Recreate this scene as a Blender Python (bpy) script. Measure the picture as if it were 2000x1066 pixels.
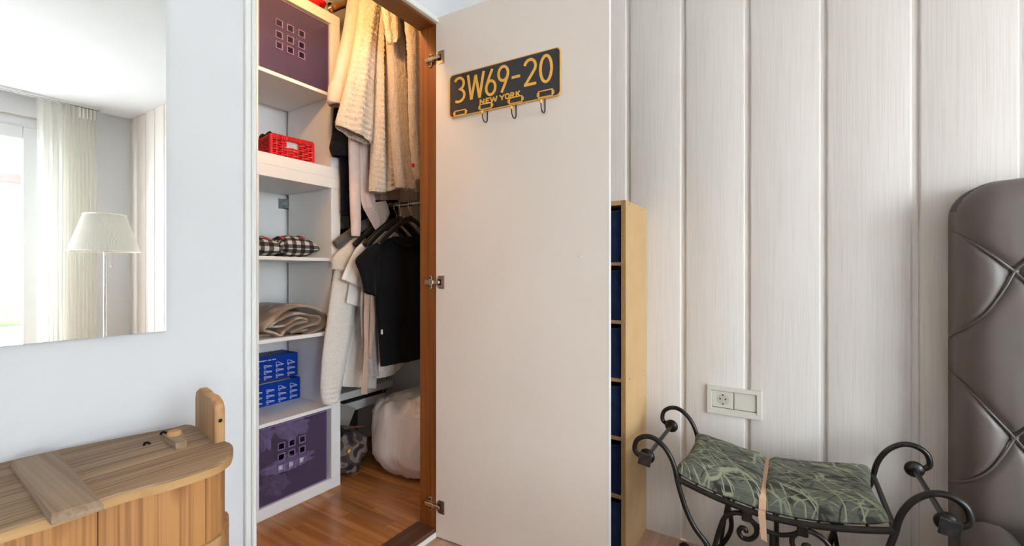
import bpy, bmesh, math, random
from math import sin, cos, pi, radians, sqrt, exp
from mathutils import Vector, Matrix, noise
for o in list(bpy.data.objects): bpy.data.objects.remove(o)
SC = bpy.context.scene; COL = SC.collection
random.seed(5)
# ---------------------------------------------------------------- camera, sky, exposure
FPX = 865.0; TH = radians(32.45); CAM = Vector((0, -1.218, 1.063))
FW = Vector((cos(TH), sin(TH), 0)); RT = Vector((sin(TH), -cos(TH), 0))
cd = bpy.data.cameras.new('camera'); cam = bpy.data.objects.new('camera', cd); COL.objects.link(cam)
cd.sensor_width = 36; cd.lens = FPX/2000*36; cd.clip_start = .02
cam.location = CAM; cam.rotation_euler = (pi/2, 0, -(pi/2-TH)); SC.camera = cam
SC.view_settings.view_transform = 'Standard'; SC.view_settings.look = 'None'
SC.view_settings.gamma = 1; SC.view_settings.use_curve_mapping = False
SC.view_settings.exposure = 1.37
W = bpy.data.worlds.new('sky'); SC.world = W; W.use_nodes = True
W.node_tree.nodes['Background'].inputs[0].default_value = (.825, .915, 1.0, 1)
W.node_tree.nodes['Background'].inputs[1].default_value = 10.5
# room: north wall y=0 (mirror, closet), east wall x=PX (panelling), south wall y=SY (window)
PX = 1.853; SY = -4.93; CZ = 2.739; WX = -2.6
OX0, OX1, OZ = .6275, 1.342, 2.062          # closet opening
CX1, CY1, CF = 1.97, 1.05, .03              # closet east wall, back wall, floor
WIN = (-1.9, 1.259, .05, 2.55)              # window opening x0,x1,z0,z1
pl = bpy.data.lights.new('window_south_offscreen', 'AREA'); pl.shape = 'RECTANGLE'
pl.size = WIN[1]-WIN[0]; pl.size_y = WIN[3]-WIN[2]; pl.cycles.is_portal = True
po = bpy.data.objects.new('window_south_offscreen', pl); COL.objects.link(po)
po.location = ((WIN[0]+WIN[1])/2, SY-.12, (WIN[2]+WIN[3])/2); po.rotation_euler = (pi/2, 0, 0)
# ---------------------------------------------------------------- pixel -> place
def ray(u, v):
    d = FW + RT*((u-1000)/FPX); d.z = (533-v)/FPX; return d
def on_y(u, v, y): d = ray(u, v); return CAM + d*((y-CAM.y)/d.y)
def on_x(u, v, x): d = ray(u, v); return CAM + d*((x-CAM.x)/d.x)
def on_z(u, v, z): d = ray(u, v); return CAM + d*((z-CAM.z)/d.z)
def on_p(u, v, p, n): d = ray(u, v); return CAM + d*((p-CAM).dot(n)/d.dot(n))
# ---------------------------------------------------------------- materials
MATS = {}
def newmat(name):
    m = bpy.data.materials.new(name); m.use_nodes = True; MATS[name] = m
    nt = m.node_tree; return m, nt, nt.nodes['Principled BSDF']
def nd(nt, t, **k):
    n = nt.nodes.new(t)
    for a, b in k.items():
        if a.startswith('i_'): n.inputs[int(a[2:])].default_value = b
        else: setattr(n, a, b)
    return n
def c4(c): return (c[0], c[1], c[2], 1)
def srgb(r, g, b):
    f = lambda x: (x/255/12.92 if x/255 <= .04045 else ((x/255+.055)/1.055)**2.4)
    return (f(r), f(g), f(b))
def coords(nt, scale=(1, 1, 1), kind='Object'):
    t = nd(nt, 'ShaderNodeTexCoord'); mp = nd(nt, 'ShaderNodeMapping')
    mp.inputs['Scale'].default_value = scale
    nt.links.new(t.outputs[kind], mp.inputs[0]); return mp.outputs[0]
def ramp(nt, src, stops):
    r = nd(nt, 'ShaderNodeValToRGB'); e = r.color_ramp.elements
    while len(e) < len(stops): e.new(.5)
    for k, (p, c) in enumerate(stops): e[k].position = p; e[k].color = c4(c)
    nt.links.new(src, r.inputs[0]); return r.outputs[0]
def bump(nt, b, src, strength, dist=.01):
    n = nd(nt, 'ShaderNodeBump'); n.inputs['Strength'].default_value = strength; n.inputs['Distance'].default_value = dist
    nt.links.new(src, n.inputs['Height']); nt.links.new(n.outputs[0], b.inputs['Normal'])
def plain(name, c, rough=.5, metal=0, var=.06, scale=6, bs=0, bscale=200, sheen=0, spec=.5, stretch=(1, 1, 1), bdist=.004):
    m, nt, b = newmat(name)
    b.inputs['Roughness'].default_value = rough; b.inputs['Metallic'].default_value = metal
    b.inputs['Specular IOR Level'].default_value = spec
    if sheen: b.inputs['Sheen Weight'].default_value = sheen; b.inputs['Sheen Roughness'].default_value = .4
    co = coords(nt, stretch); n = nd(nt, 'ShaderNodeTexNoise'); n.inputs['Scale'].default_value = scale; n.inputs['Detail'].default_value = 4
    nt.links.new(co, n.inputs[0])
    lo = tuple(x*(1-var) for x in c); hi = tuple(min(1, x*(1+var)) for x in c)
    nt.links.new(ramp(nt, n.outputs[0], [(.3, lo), (.7, hi)]), b.inputs['Base Color'])
    if bs:
        n2 = nd(nt, 'ShaderNodeTexNoise'); n2.inputs['Scale'].default_value = bscale; n2.inputs['Detail'].default_value = 2
        nt.links.new(co, n2.inputs[0]); bump(nt, b, n2.outputs[0], bs, bdist)
    return m
def wood(name, c1, c2, axis=2, freq=60, rough=.5, rnd=0, knots=None, along=1.2, bs=.15, c3=None, lo=.35, hi=.65, big=.12):
    """streaky grain running along the given object axis"""
    m, nt, b = newmat(name); b.inputs['Roughness'].default_value = rough
    sc = [freq]*3; sc[axis] = along
    co = coords(nt, tuple(sc)); src = co
    oi = nd(nt, 'ShaderNodeObjectInfo')
    add = nd(nt, 'ShaderNodeVectorMath', operation='ADD'); mul = nd(nt, 'ShaderNodeMath', operation='MULTIPLY'); mul.inputs[1].default_value = 37
    nt.links.new(oi.outputs['Random'], mul.inputs[0]); nt.links.new(co, add.inputs[0]); nt.links.new(mul.outputs[0], add.inputs[1])
    n = nd(nt, 'ShaderNodeTexNoise'); n.inputs['Scale'].default_value = 1; n.inputs['Detail'].default_value = 5; n.inputs['Distortion'].default_value = .6
    nt.links.new(add.outputs[0], n.inputs[0])
    st = [(lo, c1), (hi, c2)] if c3 is None else [(lo-.1, c3), (lo+.05, c1), (hi, c2)]
    col = ramp(nt, n.outputs[0], st)
    sc2 = [7]*3; sc2[axis] = .9
    n3 = nd(nt, 'ShaderNodeTexNoise'); n3.inputs['Scale'].default_value = 1; n3.inputs['Detail'].default_value = 3
    nt.links.new(coords(nt, tuple(sc2)), n3.inputs[0])
    hv = nd(nt, 'ShaderNodeHueSaturation'); nt.links.new(col, hv.inputs['Color'])
    mr = nd(nt, 'ShaderNodeMapRange'); mr.inputs[1].default_value = .3; mr.inputs[2].default_value = .7; mr.inputs[3].default_value = 1-big; mr.inputs[4].default_value = 1+big
    nt.links.new(n3.outputs[0], mr.inputs[0])
    if rnd:
        m2 = nd(nt, 'ShaderNodeMapRange'); m2.inputs[3].default_value = 1-rnd; m2.inputs[4].default_value = 1+rnd
        nt.links.new(oi.outputs['Random'], m2.inputs[0]); mm = nd(nt, 'ShaderNodeMath', operation='MULTIPLY')
        nt.links.new(mr.outputs[0], mm.inputs[0]); nt.links.new(m2.outputs[0], mm.inputs[1]); nt.links.new(mm.outputs[0], hv.inputs['Value'])
    else: nt.links.new(mr.outputs[0], hv.inputs['Value'])
    out = hv.outputs[0]
    if knots:
        v = nd(nt, 'ShaderNodeTexVoronoi'); v.inputs['Scale'].default_value = 1
        ks = [9]*3; ks[axis] = 3.2; nt.links.new(coords(nt, tuple(ks)), v.inputs[0])
        kr = ramp(nt, v.outputs['Distance'], [(.06, (1, 1, 1)), (.16, (0, 0, 0))])
        mx = nd(nt, 'ShaderNodeMixRGB'); nt.links.new(kr, mx.inputs[0]); nt.links.new(out, mx.inputs[1]); mx.inputs[2].default_value = c4(knots); out = mx.outputs[0]
    nt.links.new(out, b.inputs['Base Color'])
    if bs: bump(nt, b, n.outputs[0], bs, .002)
    return m
def fabric(name, c, var=.1, scale=60, bs=.6, bscale=350, sheen=.3, ribs=0):
    m = plain(name, c, .95, 0, var, scale, bs, bscale, sheen, .2, bdist=.006); return m
plain('wall_paint', (.69, .695, .715), .85, var=.01, bs=.04, bscale=120)
plain('ceiling_paint', (.72, .73, .74), .9, var=.01)
plain('closet_paint', (.84, .83, .83), .85, var=.03)
plain('white_gloss', (.80, .80, .78), .35, var=.01)
plain('casing', (.76, .76, .73), .4, var=.02)
wood('panel_wood', (.675, .61, .548), (.755, .70, .645), 2, 340, .45, .015, along=4.5, bs=.18, big=.02, lo=.25, hi=.55)
plain('door_face', (.80, .71, .625), .42, var=.015, scale=3)
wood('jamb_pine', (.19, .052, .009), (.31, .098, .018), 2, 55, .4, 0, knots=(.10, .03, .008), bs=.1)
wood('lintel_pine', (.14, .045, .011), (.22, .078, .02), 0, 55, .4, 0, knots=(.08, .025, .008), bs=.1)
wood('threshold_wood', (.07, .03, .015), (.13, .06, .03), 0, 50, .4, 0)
wood('floor_oak', (.43, .265, .175), (.56, .37, .255), 0, 45, .4, .07, knots=(.28, .14, .07))
wood('parquet', (.33, .12, .032), (.50, .215, .065), 1, 30, .22, .2, bs=.04)
wood('lid_wood', (.22, .135, .07), (.36, .235, .135), 0, 150, .7, .08, c3=(.10, .055, .03), bs=.5, along=2.5)
wood('lid_edge', (.42, .24, .09), (.55, .33, .14), 0, 60, .6, 0, bs=.3)
wood('batten_wood', (.26, .175, .11), (.36, .255, .165), 1, 160, .7, 0, bs=.4, big=.06)
wood('stave_wood', (.31, .125, .036), (.50, .235, .08), 2, 210, .5, .07, knots=(.30, .11, .03), bs=.25, along=1.4, lo=.3, hi=.55)
wood('handle_wood', (.36, .19, .075), (.52, .29, .12), 2, 60, .6, 0, c3=(.2, .09, .04), bs=.35)
plain('mdf', (.56, .36, .165), .6, var=.06, scale=9)
plain('mdf_edge', (.40, .225, .09), .75, var=.25, scale=260, bs=.3)
plain('mdf_hole', (.02, .015, .01), .8)
fabric('navy_fabric', (.012, .022, .065), .2, 30, .3, 500, .1)
plain('shelf_white', (.82, .81, .80), .38, var=.012, scale=4)
plain('shelf_edge', (.74, .73, .71), .4, var=.01)
plain('chrome', (.62, .60, .57), .2, 1, var=.05)
plain('zinc', (.24, .27, .29), .4, .3, var=.15, scale=60)
plain('steel', (.45, .43, .41), .35, 1, var=.1, scale=30)
plain('iron', (.018, .014, .012), .34, .35, var=.3, scale=40, bs=.15, bscale=90)
plain('iron_plate', (.05, .045, .042), .35, .6, var=.4, scale=60, bs=.3, bscale=150)
plain('black_plastic', (.006, .006, .006), .45)
plain('plate_black', (.032, .033, .037), .42, var=.1, bs=.05)
plain('plate_yellow', (.88, .47, .075), .42, var=.05)
plain('wire_black', (.01, .01, .01), .4, .3)
plain('socket_white', (.68, .64, .56), .35, var=.01)
plain('socket_face', (.56, .52, .44), .4, var=.03)
plain('hole_dark', (.015, .012, .01), .7)
plain('leather', (.125, .10, .088), .42, var=.05, scale=8, bs=.10, bscale=420)
plain('piping_leather', (.12, .098, .087), .35, var=.04)
plain('mattress_cloth', (.5, .47, .44), .9, var=.05)
fabric('cream_sherpa', (.72, .60, .48), .09, 90, .9, 260)
fabric('white_fur', (.86, .77, .67), .06, 120, .9, 300)
fabric('cream_fur', (.66, .52, .40), .12, 120, 1.0, 300)
fabric('pale_pink', (.70, .55, .49), .05, 30, .3, 500)
fabric('dusty_pink', (.48, .36, .32), .08, 30, .3, 400)
fabric('white_terry', (.86, .81, .75), .06, 120, .8, 420)
fabric('white_cotton', (.80, .76, .71), .03, 10, .1, 500)
fabric('grey_knit', (.42, .37, .34), .08, 60, .4, 300)
fabric('peach_terry', (.60, .41, .30), .14, 160, .8, 420)
fabric('taupe_felt', (.12, .105, .095), .1, 60, .3, 400)
fabric('navy_plush', (.008, .009, .018), .25, 60, .8, 250, .15)
fabric('black_cotton', (.0055, .006, .0075), .15, 20, .15, 400, .05)
fabric('dark_cloth', (.012, .011, .014), .2, 30, .3, 200, .05)
fabric('lavender_cloth', (.70, .69, .74), .15, 30, .4, 200)
fabric('grey_cloth', (.30, .28, .29), .15, 30, .4, 200)
fabric('offwhite_cloth', (.70, .67, .67), .1, 30, .4, 200)
plain('red_plastic', (.62, .012, .02), .35, var=.08, scale=30)
plain('blue_card', (.002, .036, .30), .5, var=.04, spec=.2)
plain('white_print', (.78, .80, .84), .5)
plain('carton_grey', (.30, .27, .25), .7, var=.08)
plain('carton_white', (.80, .77, .74), .6, var=.03)
plain('dark_box', (.012, .010, .010), .6)
plain('bag_film', (.90, .84, .81), .30, var=.03, bs=.45, bscale=30, bdist=.012, stretch=(1, 1, .22))
plain('strap_band', (.66, .42, .27), .8, var=.06, scale=40)
plain('sheet_white', (.86, .86, .85), .6)
plain('lamp_shade', (.90, .87, .80), .85, var=.02)
plain('window_frame_white', (.76, .78, .79), .4, var=.01)
plain('house_wall', (.80, .78, .74), .9)
plain('roof_tile', (.055, .03, .026), .8, var=.2, scale=3)
plain('outdoor_paving', (.58, .57, .55), .9, var=.08)
plain('hedge_leaf', (.10, .28, .05), .8, var=.4, scale=10)
plain('wood_hanger', (.32, .15, .05), .4, var=.15, scale=20)
plain('nail_iron', (.02, .018, .02), .5, .7)
plain('label_tag', (.85, .85, .85), .6)
# mirror silver
m, nt, b = newmat('mirror_silver'); b.inputs['Metallic'].default_value = 1; b.inputs['Roughness'].default_value = .004; b.inputs['Base Color'].default_value = (.90, .925, .91, 1)
m, nt, b = newmat('mirror_edge'); b.inputs['Base Color'].default_value = (.12, .16, .15, 1); b.inputs['Roughness'].default_value = .15
# window glass
m, nt, b = newmat('window_glass'); nt.nodes.remove(b)
g = nd(nt, 'ShaderNodeBsdfGlossy'); g.inputs['Roughness'].default_value = .01; t = nd(nt, 'ShaderNodeBsdfTransparent'); mx = nd(nt, 'ShaderNodeMixShader'); mx.inputs[0].default_value = .06
nt.links.new(t.outputs[0], mx.inputs[1]); nt.links.new(g.outputs[0], mx.inputs[2]); nt.links.new(mx.outputs[0], nt.nodes['Material Output'].inputs[0])
# tinted translucent plastic, sheer curtain, bin liner
def seethrough(name, tint, body, fac, rough, transl=None):
    m, nt, b = newmat(name); b.inputs['Base Color'].default_value = c4(body); b.inputs['Roughness'].default_value = rough
    t = nd(nt, 'ShaderNodeBsdfTransparent'); t.inputs[0].default_value = c4(tint)
    mx = nd(nt, 'ShaderNodeMixShader'); mx.inputs[0].default_value = fac; last = b.outputs[0]
    if transl:
        tr = nd(nt, 'ShaderNodeBsdfTranslucent'); tr.inputs[0].default_value = c4(transl); m2 = nd(nt, 'ShaderNodeMixShader'); m2.inputs[0].default_value = .5
        nt.links.new(last, m2.inputs[1]); nt.links.new(tr.outputs[0], m2.inputs[2]); last = m2.outputs[0]
    nt.links.new(t.outputs[0], mx.inputs[1]); nt.links.new(last, mx.inputs[2]); nt.links.new(mx.outputs[0], nt.nodes['Material Output'].inputs[0])
seethrough('violet_plastic', (.76, .72, .86), (.22, .16, .27), .24, .17)
seethrough('violet_rim', (.55, .48, .8), (.42, .30, .52), .6, .15)
seethrough('sheer_curtain', (.98, .97, .93), (.93, .92, .86), .55, .9, (.94, .92, .85))
# gingham by UV
m, nt, b = newmat('gingham'); b.inputs['Roughness'].default_value = .9
tc = nd(nt, 'ShaderNodeTexCoord'); sx = nd(nt, 'ShaderNodeSeparateXYZ'); nt.links.new(tc.outputs['UV'], sx.inputs[0]); hs = []
for k in (0, 1):
    fr = nd(nt, 'ShaderNodeMath', operation='FRACT'); nt.links.new(sx.outputs[k], fr.inputs[0])
    gt = nd(nt, 'ShaderNodeMath', operation='GREATER_THAN'); gt.inputs[1].default_value = .5; nt.links.new(fr.outputs[0], gt.inputs[0]); hs.append(gt)
ad = nd(nt, 'ShaderNodeMath', operation='ADD'); nt.links.new(hs[0].outputs[0], ad.inputs[0]); nt.links.new(hs[1].outputs[0], ad.inputs[1])
hf = nd(nt, 'ShaderNodeMath', operation='MULTIPLY'); hf.inputs[1].default_value = .5; nt.links.new(ad.outputs[0], hf.inputs[0])
r = nd(nt, 'ShaderNodeValToRGB'); r.color_ramp.interpolation = 'CONSTANT'; e = r.color_ramp.elements; e.new(.7)
for k, (p, c) in enumerate([(0, (.008, .008, .01)), (.3, (.09, .088, .092)), (.7, (.60, .56, .52))]): e[k].position = p; e[k].color = c4(c)
nt.links.new(hf.outputs[0], r.inputs[0]); nt.links.new(r.outputs[0], b.inputs['Base Color'])
# camouflage
m, nt, b = newmat('camouflage'); b.inputs['Roughness'].default_value = .8
n = nd(nt, 'ShaderNodeTexNoise'); n.inputs['Scale'].default_value = 8; n.inputs['Detail'].default_value = 1; n.inputs['Distortion'].default_value = .8; nt.links.new(coords(nt), n.inputs[0])
r = nd(nt, 'ShaderNodeValToRGB'); r.color_ramp.interpolation = 'CONSTANT'; e = r.color_ramp.elements; e.new(.5); e.new(.6)
for k, (p, c) in enumerate([(0, (.02, .016, .018)), (.42, (.07, .045, .042)), (.5, (.22, .18, .155)), (.62, (.04, .03, .03))]): e[k].position = p; e[k].color = c4(c)
nt.links.new(n.outputs[0], r.inputs[0]); nt.links.new(r.outputs[0], b.inputs['Base Color'])
# blanket: beige with blotches
m, nt, b = newmat('blanket_wool'); b.inputs['Roughness'].default_value = .95; b.inputs['Sheen Weight'].default_value = .3
n = nd(nt, 'ShaderNodeTexNoise'); n.inputs['Scale'].default_value = 11; n.inputs['Detail'].default_value = 1; nt.links.new(coords(nt), n.inputs[0])
nt.links.new(ramp(nt, n.outputs[0], [(.46, (.30, .19, .115)), (.54, (.47, .37, .28))]), b.inputs['Base Color'])
n = nd(nt, 'ShaderNodeTexNoise'); n.inputs['Scale'].default_value = 400; nt.links.new(coords(nt), n.inputs[0]); bump(nt, b, n.outputs[0], .5, .004)
# lace with real openings in the cloth
m, nt, b = newmat('lace'); b.inputs['Base Color'].default_value = (.62, .49, .42, 1); b.inputs['Roughness'].default_value = .9
v = nd(nt, 'ShaderNodeTexVoronoi'); v.feature = 'F1'; v.inputs['Scale'].default_value = 150; nt.links.new(coords(nt), v.inputs[0])
gt = nd(nt, 'ShaderNodeMath', operation='GREATER_THAN'); gt.inputs[1].default_value = .30; nt.links.new(v.outputs['Distance'], gt.inputs[0]); nt.links.new(gt.outputs[0], b.inputs['Alpha'])
# bench cushion: grey-green weave printed with bare branches
m, nt, b = newmat('branch_print'); b.inputs['Roughness'].default_value = .6
base = nd(nt, 'ShaderNodeTexNoise'); base.inputs['Scale'].default_value = 1; base.inputs['Detail'].default_value = 3; nt.links.new(coords(nt, (420, 25, 420)), base.inputs[0])
out = ramp(nt, base.outputs[0], [(.35, (.065, .069, .05)), (.65, (.125, .13, .098))])
def branches(scale, off, rot, w, colour, out, mask):
    c0 = coords(nt, (1, 1, 1)); c0.node.inputs['Rotation'].default_value = rot      # turn first, then stretch
    mp = nd(nt, 'ShaderNodeMapping'); mp.inputs['Scale'].default_value = scale; mp.inputs['Location'].default_value = off; nt.links.new(c0, mp.inputs[0]); co = mp.outputs[0]
    nz = nd(nt, 'ShaderNodeTexNoise'); nz.inputs['Scale'].default_value = 2.2; nz.inputs['Detail'].default_value = 4; nt.links.new(co, nz.inputs[0])
    ml = nd(nt, 'ShaderNodeMixRGB'); ml.inputs[0].default_value = .10; nt.links.new(co, ml.inputs[1]); nt.links.new(nz.outputs[1], ml.inputs[2])
    vo = nd(nt, 'ShaderNodeTexVoronoi'); vo.feature = 'DISTANCE_TO_EDGE'; vo.inputs['Scale'].default_value = 1; nt.links.new(ml.outputs[0], vo.inputs[0])
    rr = ramp(nt, vo.outputs['Distance'], [(w*.6, (1, 1, 1)), (w, (0, 0, 0))])
    nm = nd(nt, 'ShaderNodeTexNoise'); nm.inputs['Scale'].default_value = 1.1; nt.links.new(co, nm.inputs[0])
    mk = ramp(nt, nm.outputs[0], [(mask, (0, 0, 0)), (mask+.06, (1, 1, 1))])
    mu = nd(nt, 'ShaderNodeMath', operation='MULTIPLY'); nt.links.new(rr, mu.inputs[0]); nt.links.new(mk, mu.inputs[1])
    mix = nd(nt, 'ShaderNodeMixRGB'); nt.links.new(mu.outputs[0], mix.inputs[0]); nt.links.new(out, mix.inputs[1]); mix.inputs[2].default_value = c4(colour); return mix.outputs[0]
out = branches((30, 7, 8), (0, 0, 0), (0, 0, .35), .085, (.017, .016, .012), out, .46)
out = branches((46, 11, 9), (4, 2, 1), (0, 0, -.75), .075, (.02, .019, .014), out, .48)
out = branches((26, 5, 6), (9, 5, 2), (0, 0, 1.0), .036, (.26, .28, .18), out, .42)
out = branches((48, 9, 9), (3, 8, 4), (0, 0, -.35), .036, (.22, .24, .155), out, .47)
out = branches((44, 8, 6), (1, 3, 7), (0, 0, .62), .036, (.27, .29, .19), out, .48)
nt.links.new(out, b.inputs['Base Color']); bump(nt, b, base.outputs[0], .25, .002)
# ---------------------------------------------------------------- mesh helpers
WM = {}; FRAME = Matrix.Identity(4)
def tag(o, label=None, cat=None, group=None, kind=None):
    if label: o['label'] = label
    if cat: o['category'] = cat
    if group: o['group'] = group
    if kind: o['kind'] = kind
    return o
def thing(name, label, cat, loc, rotz=0, group=None):
    o = bpy.data.objects.new(name, None); COL.objects.link(o); o.empty_display_size = .1
    o.location = loc; o.rotation_euler = (0, 0, rotz); WM[o.name] = Matrix.Translation(Vector(loc)) @ Matrix.Rotation(rotz, 4, 'Z')
    return tag(o, label, cat, group)
def link(name, me, parent=None, loc=None):
    o = bpy.data.objects.new(name, me); COL.objects.link(o)
    o.parent = parent
    if loc is not None: o.location = loc
    pm = WM[parent.name] if parent else Matrix.Identity(4)
    WM[o.name] = pm @ Matrix.Translation(o.location); return o
def add(name, vs, fs, mat, parent=None, smooth=False, uv=None, angle=None):
    vs = [FRAME @ Vector(v) for v in vs]
    pm = WM[parent.name] if parent else Matrix.Identity(4); inv = pm.inverted()
    vs = [inv @ v for v in vs]
    lo = Vector([min(v[k] for v in vs) for k in range(3)]); hi = Vector([max(v[k] for v in vs) for k in range(3)])
    c = (lo+hi)/2
    if not parent: c.z = lo.z
    me = bpy.data.meshes.new(name); me.from_pydata([v-c for v in vs], [], fs)
    me.materials.append(MATS[mat])
    if uv:
        l = me.uv_layers.new(name='uv')
        for p in me.polygons:
            for li in p.loop_indices: l.data[li].uv = uv[me.loops[li].vertex_index]
    bm = bmesh.new(); bm.from_mesh(me); bmesh.ops.recalc_face_normals(bm, faces=bm.faces); bm.to_mesh(me); bm.free()
    if smooth:
        me.polygons.foreach_set('use_smooth', [True]*len(me.polygons))
        if angle: me.set_sharp_from_angle(angle=radians(angle))
    return link(name, me, parent, c)
class MB:                                     # collects shapes into one mesh
    def __init__(s): s.v = []; s.f = []
    def put(s, vs, fs):
        n = len(s.v); s.v += [Vector(v) for v in vs]; s.f += [tuple(i+n for i in f) for f in fs]; return s
    def box(s, x0, x1, y0, y1, z0, z1, bev=0):
        if not bev:
            v = [(x, y, z) for x in (x0, x1) for y in (y0, y1) for z in (z0, z1)]
            return s.put(v, [(0, 1, 3, 2), (4, 6, 7, 5), (0, 4, 5, 1), (2, 3, 7, 6), (0, 2, 6, 4), (1, 5, 7, 3)])
        bm = bmesh.new(); bmesh.ops.create_cube(bm, size=1)
        for q in bm.verts: q.co = Vector(((x0+x1)/2+q.co.x*(x1-x0), (y0+y1)/2+q.co.y*(y1-y0), (z0+z1)/2+q.co.z*(z1-z0)))
        bmesh.ops.bevel(bm, geom=bm.edges[:], offset=bev, segments=1 if bev < .004 else 3, affect='EDGES', profile=.5)
        bm.verts.index_update(); s.put([q.co.copy() for q in bm.verts], [[q.index for q in f.verts] for f in bm.faces]); bm.free(); return s
    def tube(s, pts, r, n=10, closed=False, flat=1, up=None):
        pts = [Vector(p) for p in pts]; m = len(pts); rs = r if isinstance(r, (list, tuple)) else [r]*m
        vs = []; fs = []; ref = None
        for i, p in enumerate(pts):
            if closed: t = pts[(i+1) % m]-pts[i-1]
            else: t = pts[min(i+1, m-1)]-pts[max(i-1, 0)]
            t.normalize()
            if up is not None: a = Vector(up)-t*t.dot(Vector(up))
            elif ref is None: a = t.orthogonal()
            else: a = ref-t*ref.dot(t)
            a.normalize(); ref = a; b_ = t.cross(a)
            for k in range(n): q = 2*pi*k/n; vs.append(p+(a*cos(q)*flat+b_*sin(q))*rs[i])
        for i in range(m if closed else m-1):
            for k in range(n):
                j = (i+1) % m; fs.append((i*n+k, i*n+(k+1) % n, j*n+(k+1) % n, j*n+k))
        if not closed: fs += [tuple(range(n))[::-1], tuple((m-1)*n+k for k in range(n))]
        return s.put(vs, fs)
    def lathe(s, prof, c, axis=2, n=24):
        vs = []; c = Vector(c)
        for (r, h) in prof:
            for k in range(n):
                q = 2*pi*k/n; p = [r*cos(q), r*sin(q)]; p.insert(axis, h); vs.append(c+Vector(p))
        m = len(prof); fs = [(i*n+k, i*n+(k+1) % n, (i+1)*n+(k+1) % n, (i+1)*n+k) for i in range(m-1) for k in range(n)]
        fs += [tuple(range(n))[::-1], tuple((m-1)*n+k for k in range(n))]; return s.put(vs, fs)
    def prism(s, poly, fn, d0, d1):           # polygon in 2d, fn(a,b,d)->3d
        n = len(poly); vs = [fn(a, b_, d0) for a, b_ in poly]+[fn(a, b_, d1) for a, b_ in poly]
        return s.put(vs, [tuple(range(n))[::-1], tuple(range(n, 2*n))]+[(k, (k+1) % n, n+(k+1) % n, n+k) for k in range(n)])
    def ribbon(s, pts, w, fn, d0, d1, closed=False):
        pts = [Vector((p[0], p[1])) for p in pts]; m = len(pts); L = []; R = []
        for i, p in enumerate(pts):
            a = (pts[i]-pts[i-1]) if (i or closed) else None; c = (pts[(i+1) % m]-pts[i]) if (i < m-1 or closed) else None
            ds = [q.normalized() for q in (a, c) if q is not None and q.length > 1e-9]
            t = sum(ds, Vector((0, 0))); t = t.normalized() if t.length > 1e-6 else ds[0]
            nn = Vector((-t.y, t.x)); k = 1/max(.5, abs(nn.dot(Vector((-ds[0].y, ds[0].x)))))
            L.append(p+nn*w/2*k); R.append(p-nn*w/2*k)
        vs = []
        for l, r_ in zip(L, R): vs += [fn(l.x, l.y, d0), fn(r_.x, r_.y, d0), fn(r_.x, r_.y, d1), fn(l.x, l.y, d1)]
        fs = []
        for i in range(m if closed else m-1):
            a = i*4; c = ((i+1) % m)*4
            fs += [(a+k, a+(k+1) % 4, c+(k+1) % 4, c+k) for k in range(4)]
        if not closed: fs += [(3, 2, 1, 0), tuple((m-1)*4+k for k in range(4))]
        return s.put(vs, fs)
    def build(s, name, mat, parent=None, smooth=False, angle=None): return add(name, s.v, s.f, mat, parent, smooth, None, angle)
def box(name, x0, x1, y0, y1, z0, z1, mat, parent=None, bev=0): return MB().box(x0, x1, y0, y1, z0, z1, bev).build(name, mat, parent)
def tube(name, pts, r, mat, parent=None, n=10, **k): return MB().tube(pts, r, n, **k).build(name, mat, parent, True, 50)
def smooth_path(pts, sub=6, closed=False):
    pts = [Vector(p) for p in pts]; n = len(pts); out = []
    for i in range(n if closed else n-1):
        g = lambda j: pts[j % n] if closed else pts[max(0, min(n-1, j))]
        p0, p1, p2, p3 = g(i-1), g(i), g(i+1), g(i+2)
        for k in range(sub):
            t = k/sub; out.append(.5*((2*p1)+(p2-p0)*t+(2*p0-5*p1+4*p2-p3)*t*t+(3*p1-p0-3*p2+p3)*t**3))
    if not closed: out.append(pts[-1])
    return out
def blob(name, c, rad, mat, parent=None, amp=.15, freq=3, seed=0, e=1.0, n=36, floor=None, crease=0, lim=None):
    c = Vector(c); vs = []; fs = []; sg = lambda x, p: (abs(x)**p)*(1 if x >= 0 else -1)
    for i in range(n+1):
        ph = -pi/2+pi*i/n
        for k in range(2*n):
            q = pi*k/n
            d = Vector((sg(cos(ph), e)*sg(cos(q), e), sg(cos(ph), e)*sg(sin(q), e), sg(sin(ph), e)))
            s_ = 1+amp*noise.noise(d*freq+Vector((seed, seed*2.3, 0)))
            if crease: s_ -= crease*(1-abs(noise.noise(d*freq*2.2+Vector((0, seed, 5)))))**6
            p = c+Vector((d.x*rad[0], d.y*rad[1], d.z*rad[2]))*s_
            if floor is not None: p.z = max(floor, p.z)
            if lim: p = Vector([min(max(p[q], lim[q][0]), lim[q][1]) for q in range(3)])
            vs.append(p)
    m = 2*n; fs = [(i*m+k, i*m+(k+1) % m, (i+1)*m+(k+1) % m, (i+1)*m+k) for i in range(n) for k in range(m)]
    return add(name, vs, fs, mat, parent, True)
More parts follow.
